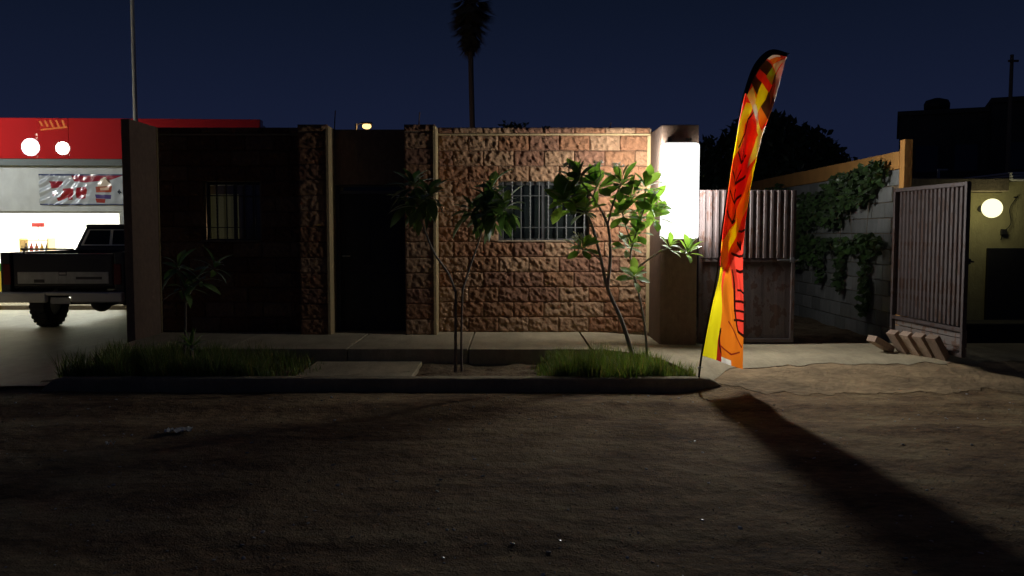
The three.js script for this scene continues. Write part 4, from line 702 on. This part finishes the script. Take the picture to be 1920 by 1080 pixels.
// ---------- pickup ----------
{
  const g = thing('pickup_truck', 'old dark pickup seen from behind with silver tailgate band, parked facing the shop', 'pickup', -6.90, 0.034, -13.1, 0.012);
  const body = phy(rgb(0.014, 0.016, 0.026), 0.35, { clearcoat: 0.8, clearcoatRoughness: 0.12 }), silver = std(rgb(0.62, 0.63, 0.61), 0.5, { metalness: 0.15, map: rep(T.paint, 2) }), chrome = std(rgb(0.58, 0.58, 0.57), 0.38, { metalness: 0.35, bumpMap: rep(T.rough, 2), bumpScale: 0.003 }), trim = std(rgb(0.78, 0.79, 0.72), 0.45);
  const tg = mesh('tailgate', rspan(-0.76, 0.76, 0.74, 1.235, 0.0, -0.06, 0.018), body, g);
  mesh('band', [rspan(-0.69, -0.06, 0.775, 0.955, 0.0, 0.012, 0.005), rspan(0.06, 0.70, 0.775, 0.955, 0.0, 0.012, 0.005), rspan(-0.06, 0.06, 0.775, 0.90, 0.0, 0.012, 0.005)], silver, tg);
  mesh('name_plate', [rspan(0.20, 0.60, 0.84, 0.88, 0.0125, 0.016, 0.0015), rspan(-0.44, -0.28, 0.79, 0.84, 0.0125, 0.016, 0.0015)], std(rgb(0.08, 0.08, 0.08), 0.4), tg);
  mesh('handle', rspan(-0.05, 0.05, 0.915, 0.95, 0.002, 0.02, 0.005), chrome, tg);
  const bedShape = (sx) => { const s = new THREE.Shape(); s.moveTo(0, 0.62); s.lineTo(0, 1.24); s.lineTo(-2.18, 1.24); s.lineTo(-2.18, 0.55); s.lineTo(-1.58, 0.55); s.absarc(-1.1, 0.55, 0.48, PI, 0, true); s.closePath(); const e = new THREE.ExtrudeGeometry(s, { depth: 0.12, bevelEnabled: true, bevelSize: 0.015, bevelThickness: 0.015, bevelSegments: 2 }); e.rotateY(-PI / 2); return place(e, sx > 0 ? 0.93 : -0.81, 0, 0); };
  for (const k of [-1, 1]) { const bs = bedShape(k); const P = bs.attributes.position; mesh('bed_side', bs, body, g); mesh('tail_light', rspan(k * 0.785, k * 0.90, 0.76, 1.08, 0.006, 0.03, 0.008), phy(rgb(0.16, 0.012, 0.012), 0.25, {}), g); }
  mesh('bed_floor', span(-0.80, 0.80, 0.70, 0.74, -0.065, -2.15), M.black, g); mesh('bed_front', span(-0.80, 0.80, 0.742, 1.24, -2.10, -2.16), body, g);
  mesh('bed_rail', [cyl(0.014, 0.014, 0.82, -0.36, 1.30, -0.25, 0, 0, PI / 2), ...[-0.72, -0.38, -0.02].map((x) => cyl(0.012, 0.012, 0.57, x, 1.02, -0.25))], M.iron, g);
  const bp = mesh('bumper', [rbx(0.80, 0.165, 0.09, 0.03, -0.58, 0.575, 0.13), rbx(0.80, 0.165, 0.09, 0.03, 0.58, 0.575, 0.13), rbx(0.40, 0.06, 0.085, 0.02, 0, 0.63, 0.12)], chrome, g);
  mesh('licence_plate', rbx(0.30, 0.10, 0.008, 0.003, 0, 0.52, 0.10), std(rgb(0.55, 0.55, 0.52), 0.5), bp); mesh('bumper_bracket', [rbx(0.05, 0.08, 0.30, 0.01, -0.4, 0.58, -0.03), rbx(0.05, 0.08, 0.30, 0.01, 0.4, 0.58, -0.03)], M.iron, bp);
  // cab: lower body, tapered glasshouse
  mesh('cab', [rspan(-0.92, 0.92, 0.52, 1.30, -2.22, -3.95, 0.05), rspan(-0.90, 0.90, 0.55, 1.17, -3.93, -5.25, 0.06)], body, g);
  const fr = (w0, w1, z0, z1, zt0, zt1, y0, y1) => { const P = [[-w0, y0, z0], [w0, y0, z0], [w0, y0, z1], [-w0, y0, z1], [-w1, y1, zt0], [w1, y1, zt0], [w1, y1, zt1], [-w1, y1, zt1]], F = [[0, 1, 5, 4], [1, 2, 6, 5], [2, 3, 7, 6], [3, 0, 4, 7], [4, 5, 6, 7], [3, 2, 1, 0]], pos = []; F.forEach(([a, b, c, d]) => [a, b, c, a, c, d].forEach((k) => pos.push(...P[k]))); const q = new THREE.BufferGeometry(); q.setAttribute('position', new THREE.Float32BufferAttribute(pos, 3)); q.computeVertexNormals(); return metric(q); };
  const roof = mesh('cab_roof', [fr(0.885, 0.745, -2.24, -3.70, -2.34, -3.30, 1.298, 1.655), rbx(1.50, 0.07, 1.06, 0.034, 0, 1.672, -2.83)], body, g);
  // rear window: pale trim and four dark panes on the sloping back
  const sl = (y) => -2.24 - 0.10 * (y - 1.298) / 0.357, hw = (y) => 0.80 - 0.10 * (y - 1.33) / 0.28;
  const quad = (x0, x1, y0, y1, off, taperL, taperR) => { const a = [[x0, y0], [x1, y0], [x1 - taperR, y1], [x0 + taperL, y1]].map(([x, y]) => [x, y, sl(y) + off]), bk = a.map(([x, y, z]) => [x, y, z - 0.02]), pos = [], q = (A, B, C, D) => pos.push(...A, ...B, ...C, ...A, ...C, ...D); q(...a); for (let i = 0; i < 4; i++) { const j = (i + 1) % 4; q(a[j], a[i], bk[i], bk[j]); } const G = new THREE.BufferGeometry(); G.setAttribute('position', new THREE.Float32BufferAttribute(pos, 3)); G.computeVertexNormals(); return metric(G); };
  const rw = mesh('rear_window', [quad(-0.80, 0.80, 1.325, 1.345, 0.018, 0, 0), quad(-0.70, 0.70, 1.60, 1.615, 0.018, 0, 0), quad(-0.80, -0.76, 1.345, 1.60, 0.017, 0.09, -0.09), quad(0.76, 0.80, 1.345, 1.60, 0.017, -0.09, 0.09), quad(-0.30, -0.255, 1.345, 1.60, 0.0165, 0, 0), quad(-0.02, 0.02, 1.345, 1.60, 0.0165, 0, 0), quad(0.255, 0.30, 1.345, 1.60, 0.0165, 0, 0)], trim, g);
  for (const [a, b, tl, tr] of [[-0.757, -0.302, 0.09, 0], [-0.253, -0.022, 0, 0], [0.022, 0.253, 0, 0], [0.302, 0.757, 0, 0.09]]) mesh('pane', quad(a, b, 1.346, 1.599, 0.010, tl, tr), M.darkGlass, rw);
  mesh('rear_panel', rspan(-0.84, 0.84, 1.245, 1.292, -2.18, -2.222, 0.006), std(rgb(0.07, 0.075, 0.09), 0.5), g);
  // running gear
  mesh('frame', [span(-0.46, -0.38, 0.50, 0.62, 0.0, -5.0), span(0.38, 0.46, 0.50, 0.62, 0.0, -5.0)], M.black, g);
  mesh('rear_axle', [cyl(0.05, 0.05, 1.5, 0, 0.41, -1.1, 0, 0, PI / 2), place(new THREE.SphereGeometry(0.17, 16, 12), 0.06, 0.41, -1.1)], M.black, g);
  mesh('exhaust', tube([[0.35, 0.45, -2.5], [0.45, 0.42, -1.6], [0.62, 0.45, -0.9], [0.62, 0.44, -0.1]], 0.03, 24, 8), M.iron, g);
  for (const [k, z] of [[-1, -1.1], [1, -1.1], [-1, -4.4], [1, -4.4]]) {
    const w = mesh('wheel', place(new THREE.LatheGeometry([[0.22, -0.12], [0.32, -0.135], [0.385, -0.13], [0.405, -0.10], [0.408, 0], [0.405, 0.10], [0.385, 0.13], [0.32, 0.135], [0.22, 0.12]].map(([a, b]) => new THREE.Vector2(a, b)), 40), k * 0.80, 0.408, z, 0, 0, PI / 2), M.rubber, g);
    const lug = []; for (let i = 0; i < 26; i++) for (const s of [-1, 1]) { const a = (i + (s > 0 ? 0.5 : 0)) / 26 * 2 * PI; lug.push(place(new THREE.BoxGeometry(0.095, 0.022, 0.05), k * 0.80 + s * 0.075, 0.408 + 0.405 * Math.cos(a), z + 0.405 * Math.sin(a), a)); }
    mesh('tread', lug, M.rubber, w).userData = { kind: 'stuff' }; mesh('rim', cyl(0.225, 0.225, 0.16, k * 0.80, 0.408, z, 0, 0, PI / 2, 24), silver, w);
  }
  for (const k of [-1, 1]) mesh('side_mirror', [rbx(0.18, 0.13, 0.06, 0.02, k * 1.05, 1.42, -3.35), bx(0.12, 0.02, 0.02, k * 0.94, 1.36, -3.35)], chrome, g);
}

// ---------- neighbour's house with porch lamp ----------
{
  const d = 12.9, g = thing('neighbour_house', 'yellow plastered house front with a small eave beyond the open gate', 'house', 6.1, 0, -d);
  const yel = std(rgb(0.40, 0.365, 0.18), 0.9, { map: rep(T.paint, 1), bumpMap: rep(T.rough, 1.5), bumpScale: 0.006 });
  mesh('wall', [span(0, 9, -0.05, 2.19, 0, -0.2), span(1.27, 9, 2.19, 2.36, 0.0, -0.2)], yel, g);
  mesh('low_roof', rspan(-0.6, 1.25, 2.20, 2.40, 0.22, -4, 0.02), M.oldConcrete, g);
  for (let k = 0; k < 3; k++) mesh('roof_edge', rspan(1.25, 9, 2.362 + k * 0.042, 2.40 + k * 0.042, 0.30 - k * 0.02, -4, 0.014), std(rgb(0.58, 0.58, 0.55), 0.5, { metalness: 0.2 }), g);
  mesh('cable', [tube([[1.50, 2.15, 0.02], [1.38, 1.95, 0.03], [1.40, 1.72, 0.03], [1.30, 1.60, 0.03], [1.26, 1.48, 0.03]], 0.006, 20, 5), rbx(0.08, 0.09, 0.05, 0.01, 1.30, 1.60, 0.03), cyl(0.012, 0.012, 0.03, 1.46, 2.12, 0.015, PI / 2)], M.black, g);
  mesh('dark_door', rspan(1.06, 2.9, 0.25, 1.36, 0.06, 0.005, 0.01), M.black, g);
  mesh('plinth', rspan(0.0, 9, -0.05, 0.28, 0.6, 0.07, 0.02), std(rgb(0.035, 0.033, 0.03), 0.95), g);
}
{
  const g = thing('porch_lamp', 'round glowing porch lamp on the yellow house wall', 'lamp', 7.06, 1.95, -12.9);
  mesh('bracket', [cyl(0.05, 0.05, 0.02, 0, 0, 0.012, PI / 2), cyl(0.014, 0.014, 0.14, 0, 0, 0.08, PI / 2)], M.black, g);
  mesh('globe', place(new THREE.SphereGeometry(0.14, 28, 20), 0, 0, 0.30), std(rgb(0.8, 0.8, 0.7), 0.4, { emissive: rgb(1, 0.93, 0.52), emissiveIntensity: 1.7 }), g);
  const l = new THREE.PointLight(rgb(1, 0.93, 0.6), 0.32, 0, 2); l.position.set(0, 0, 0.30); l.shadow.radius = 7; l.castShadow = true; l.name = 'porch_bulb'; g.add(l);
}
{
  const g = thing('washing_line_post', 'thin pale steel post with a short arm behind the open gate', 'post', 6.95, -0.05, -14);
  mesh('shaft', cyl(0.022, 0.022, 2.68, 0, 1.34, 0), M.ironPale, g); mesh('arm', cyl(0.018, 0.018, 0.16, 0.07, 2.66, 0, 0, 0, PI / 2), M.ironPale, g);
}

// ---------- far things ----------
function crown(list, cx, cy, cz, rx, ry, rz, n, s) { for (let i = 0; i < n; i++) { const d = anyDir(), r = Math.pow(rnd(), 0.42), p = V(cx + d.x * rx * r, cy + d.y * ry * r, cz + d.z * rz * r); if (n3(p.x * 0.9, p.y * 0.9, p.z * 0.9) < -0.5) continue; list.push(mat4(p, anyDir(), rr(0.7, 1.4) * s)); } }
function tree(label, x, d, h, lobes, s, trunkR, group) {
  const g = thing('leafy_tree', label, 'tree', x, -0.09, -d, 0, group), list = [];
  mesh('trunk', tube([[0, 0, 0], [0.1, h * 0.3, 0.05], [0, h * 0.6, 0]], trunkR, 12, 8, trunkR * 0.5), M.bark, g);
  for (const [lx, ly, lz, r, n] of lobes) { crown(list, lx, ly, lz, r, r * 0.8, r, n, s); mesh('limb', tube([[0, h * 0.4, 0], [lx * 0.5, (h * 0.45 + ly) / 2, lz * 0.5], [lx, ly, lz]], trunkR * 0.5, 10, 6, trunkR * 0.12), M.bark, g); }
  scatter('crown', leafGeo(0.16, 0.09, 0.2, 0.2, 2), L.tree, list, g, () => { const k = rr(0.6, 1.3); return rgb(k, k, k * 0.9); });
}
tree('wide dark bushy tree behind the driveway gate', 7.2, 24, 4.6, [[-1.2, 3.45, 0, 1.15, 2000], [-0.3, 3.95, 0.3, 1.2, 2400], [0.6, 3.75, 0, 1.2, 2200], [1.35, 3.15, 0.2, 1.15, 1900], [2.1, 2.7, 0, 0.95, 1200], [0.2, 2.9, 0.3, 1.6, 2600], [-1.8, 2.7, 0, 1.15, 1600]], 1.5, 0.18);
tree('small dark treetop showing above the middle of the roof edge', 0.02, 30, 5.6, [[0, 5.15, 0, 0.5, 420], [0.28, 5.35, 0, 0.3, 150], [-0.25, 5.2, 0, 0.3, 120]], 0.9, 0.1, 'treetops above the roof edge');
tree('lower dark treetop just right of the middle one above the roof edge', 1.3, 30, 5.3, [[0, 5.0, 0, 0.42, 300], [0.3, 5.0, 0, 0.3, 120]], 0.9, 0.1, 'treetops above the roof edge');
{
  const g = thing('palm_tree', 'tall fan palm with a shaggy skirt rising behind the house', 'palm', -2.05, -0.09, -45), H = 14.3;
  mesh('trunk', tube([[0.03, 0, 0], [0.02, 5, 0], [-0.08, 10, 0], [-0.14, H, 0]], 0.16, 30, 10, 0.13), M.bark, g);
  const fan = (len, n, spread) => { const parts = []; for (let i = 0; i < n; i++) { const a = (i / (n - 1) - 0.5) * spread, b = leafGeo(len * 0.62 * (1 - 0.25 * Math.abs(a) / spread), 0.075, 0.3, 0.35, 3, 0.4); b.rotateZ(a); b.translate(0, len * 0.42, 0); parts.push(b); } const st = new THREE.CylinderGeometry(0.014, 0.022, len * 0.44, 5); st.translate(0, len * 0.22, 0); parts.push(st.toNonIndexed()); return mergeGeometries(parts.map((q) => { const z = q.index ? q.toNonIndexed() : q; return z; })); };
  const fg = [fan(1.45, 13, 2.6), fan(1.25, 11, 2.2)], dg = [fan(1.5, 11, 1.3), fan(1.3, 10, 1.1)];
  const put = (name, geo, mat, y, tilt, a, s) => { const m = mesh(name, geo, mat, g); m.rotation.order = 'YXZ'; m.rotation.y = a; m.rotation.x = tilt; m.scale.setScalar(s); const r = 0.12; m.position.set(-0.11 - 0.0 + Math.sin(a) * r, y, Math.cos(a) * r); };
  for (let i = 0; i < 40; i++) put('frond', fg[i % 2], L.palm, rr(13.9, 14.6), mixf(0.35, 2.3, i / 40) + rr(-0.1, 0.1), i * 2.4, rr(0.85, 1.1));
  for (let i = 0; i < 110; i++) put('dead_frond', dg[i % 2], L.dry, mixf(11.7, 14.2, i / 110), mixf(3.02, 2.5, i / 110) + rr(-0.2, 0.2), i * 2.4 + rr(-0.3, 0.3), mixf(0.7, 1.15, i / 110) * rr(0.7, 1.15));
}
{
  const g = thing('street_lamp', 'far orange street lamp glowing just above the roof edge', 'street lamp', -6.73, -0.09, -40);
  mesh('pole', cyl(0.05, 0.08, 6.7, -0.5, 3.35, 0), M.iron, g); mesh('arm', tube([[-0.5, 6.65, 0], [-0.3, 6.72, 0.02], [-0.1, 6.72, 0.04]], 0.025, 10, 6), M.iron, g);
  mesh('head', rbx(0.5, 0.10, 0.24, 0.04, 0, 6.72, 0.05), M.iron, g);
  mesh('bulb', place(new THREE.SphereGeometry(0.13, 20, 14).scale(1.6, 1, 1.2), 0, 6.58, 0.06), std(rgb(0.8, 0.6, 0.3), 0.4, { emissive: rgb(1, 0.62, 0.20), emissiveIntensity: 2.6 }), g);
  const l = new THREE.PointLight(rgb(1, 0.55, 0.2), 3, 0, 2); l.position.set(0, 6.58, 0.06); l.shadow.radius = 6; l.castShadow = true; l.name = 'street_bulb'; g.add(l);
}
{
  const g = thing('far_building', 'dark unlit two storey building behind the yellow house', 'building', 13.35, -0.09, -30, -24 * PI / 180);
  const w = std(rgb(0.075, 0.070, 0.062), 0.95, { map: rep(T.paint, 0.3) });
  mesh('wall', [span(0.15, 2.9, 0, 5.70, 0, -8), span(2.9, 9, 0, 5.95, 0.2, -8)], w, g);
  mesh('parapet', [rspan(0.05, 2.88, 5.70, 5.86, 0.1, -8, 0.02), rspan(2.86, 9, 5.95, 6.12, 0.32, -8, 0.02)], w, g);
  mesh('water_tank', place(new THREE.LatheGeometry([[0, 0], [0.4, 0], [0.42, 0.3], [0.36, 0.42], [0.1, 0.5], [0, 0.5]].map(([a, b]) => new THREE.Vector2(a, b)), 20), 1.3, 5.86, -0.8), M.black, g);
  for (const x of [0.6, 1.8, 3.4, 4.6]) { const f = mesh('window', rspan(x, x + 0.8, 3.7, 4.7, 0.0 + (x > 2.9 ? 0.2 : 0), 0.04 + (x > 2.9 ? 0.2 : 0), 0.01), w, g); mesh('pane', span(x + 0.06, x + 0.74, 3.76, 4.64, 0.041 + (x > 2.9 ? 0.2 : 0), 0.047 + (x > 2.9 ? 0.2 : 0)), M.darkGlass, f); }
}
{
  const g = thing('utility_pole', 'tall dark wooden pole standing before the far dark building', 'pole', 15.0, -0.09, -26);
  mesh('shaft', cyl(0.05, 0.08, 7.0, 0, 3.5, 0), M.bark, g); mesh('cross_arm', bx(0.3, 0.06, 0.06, 0, 6.8, 0.08), M.bark, g);
}
scene.traverse((o) => { if (o.isMesh) { o.castShadow = true; o.receiveShadow = true; } });
renderer.render(scene, camera);
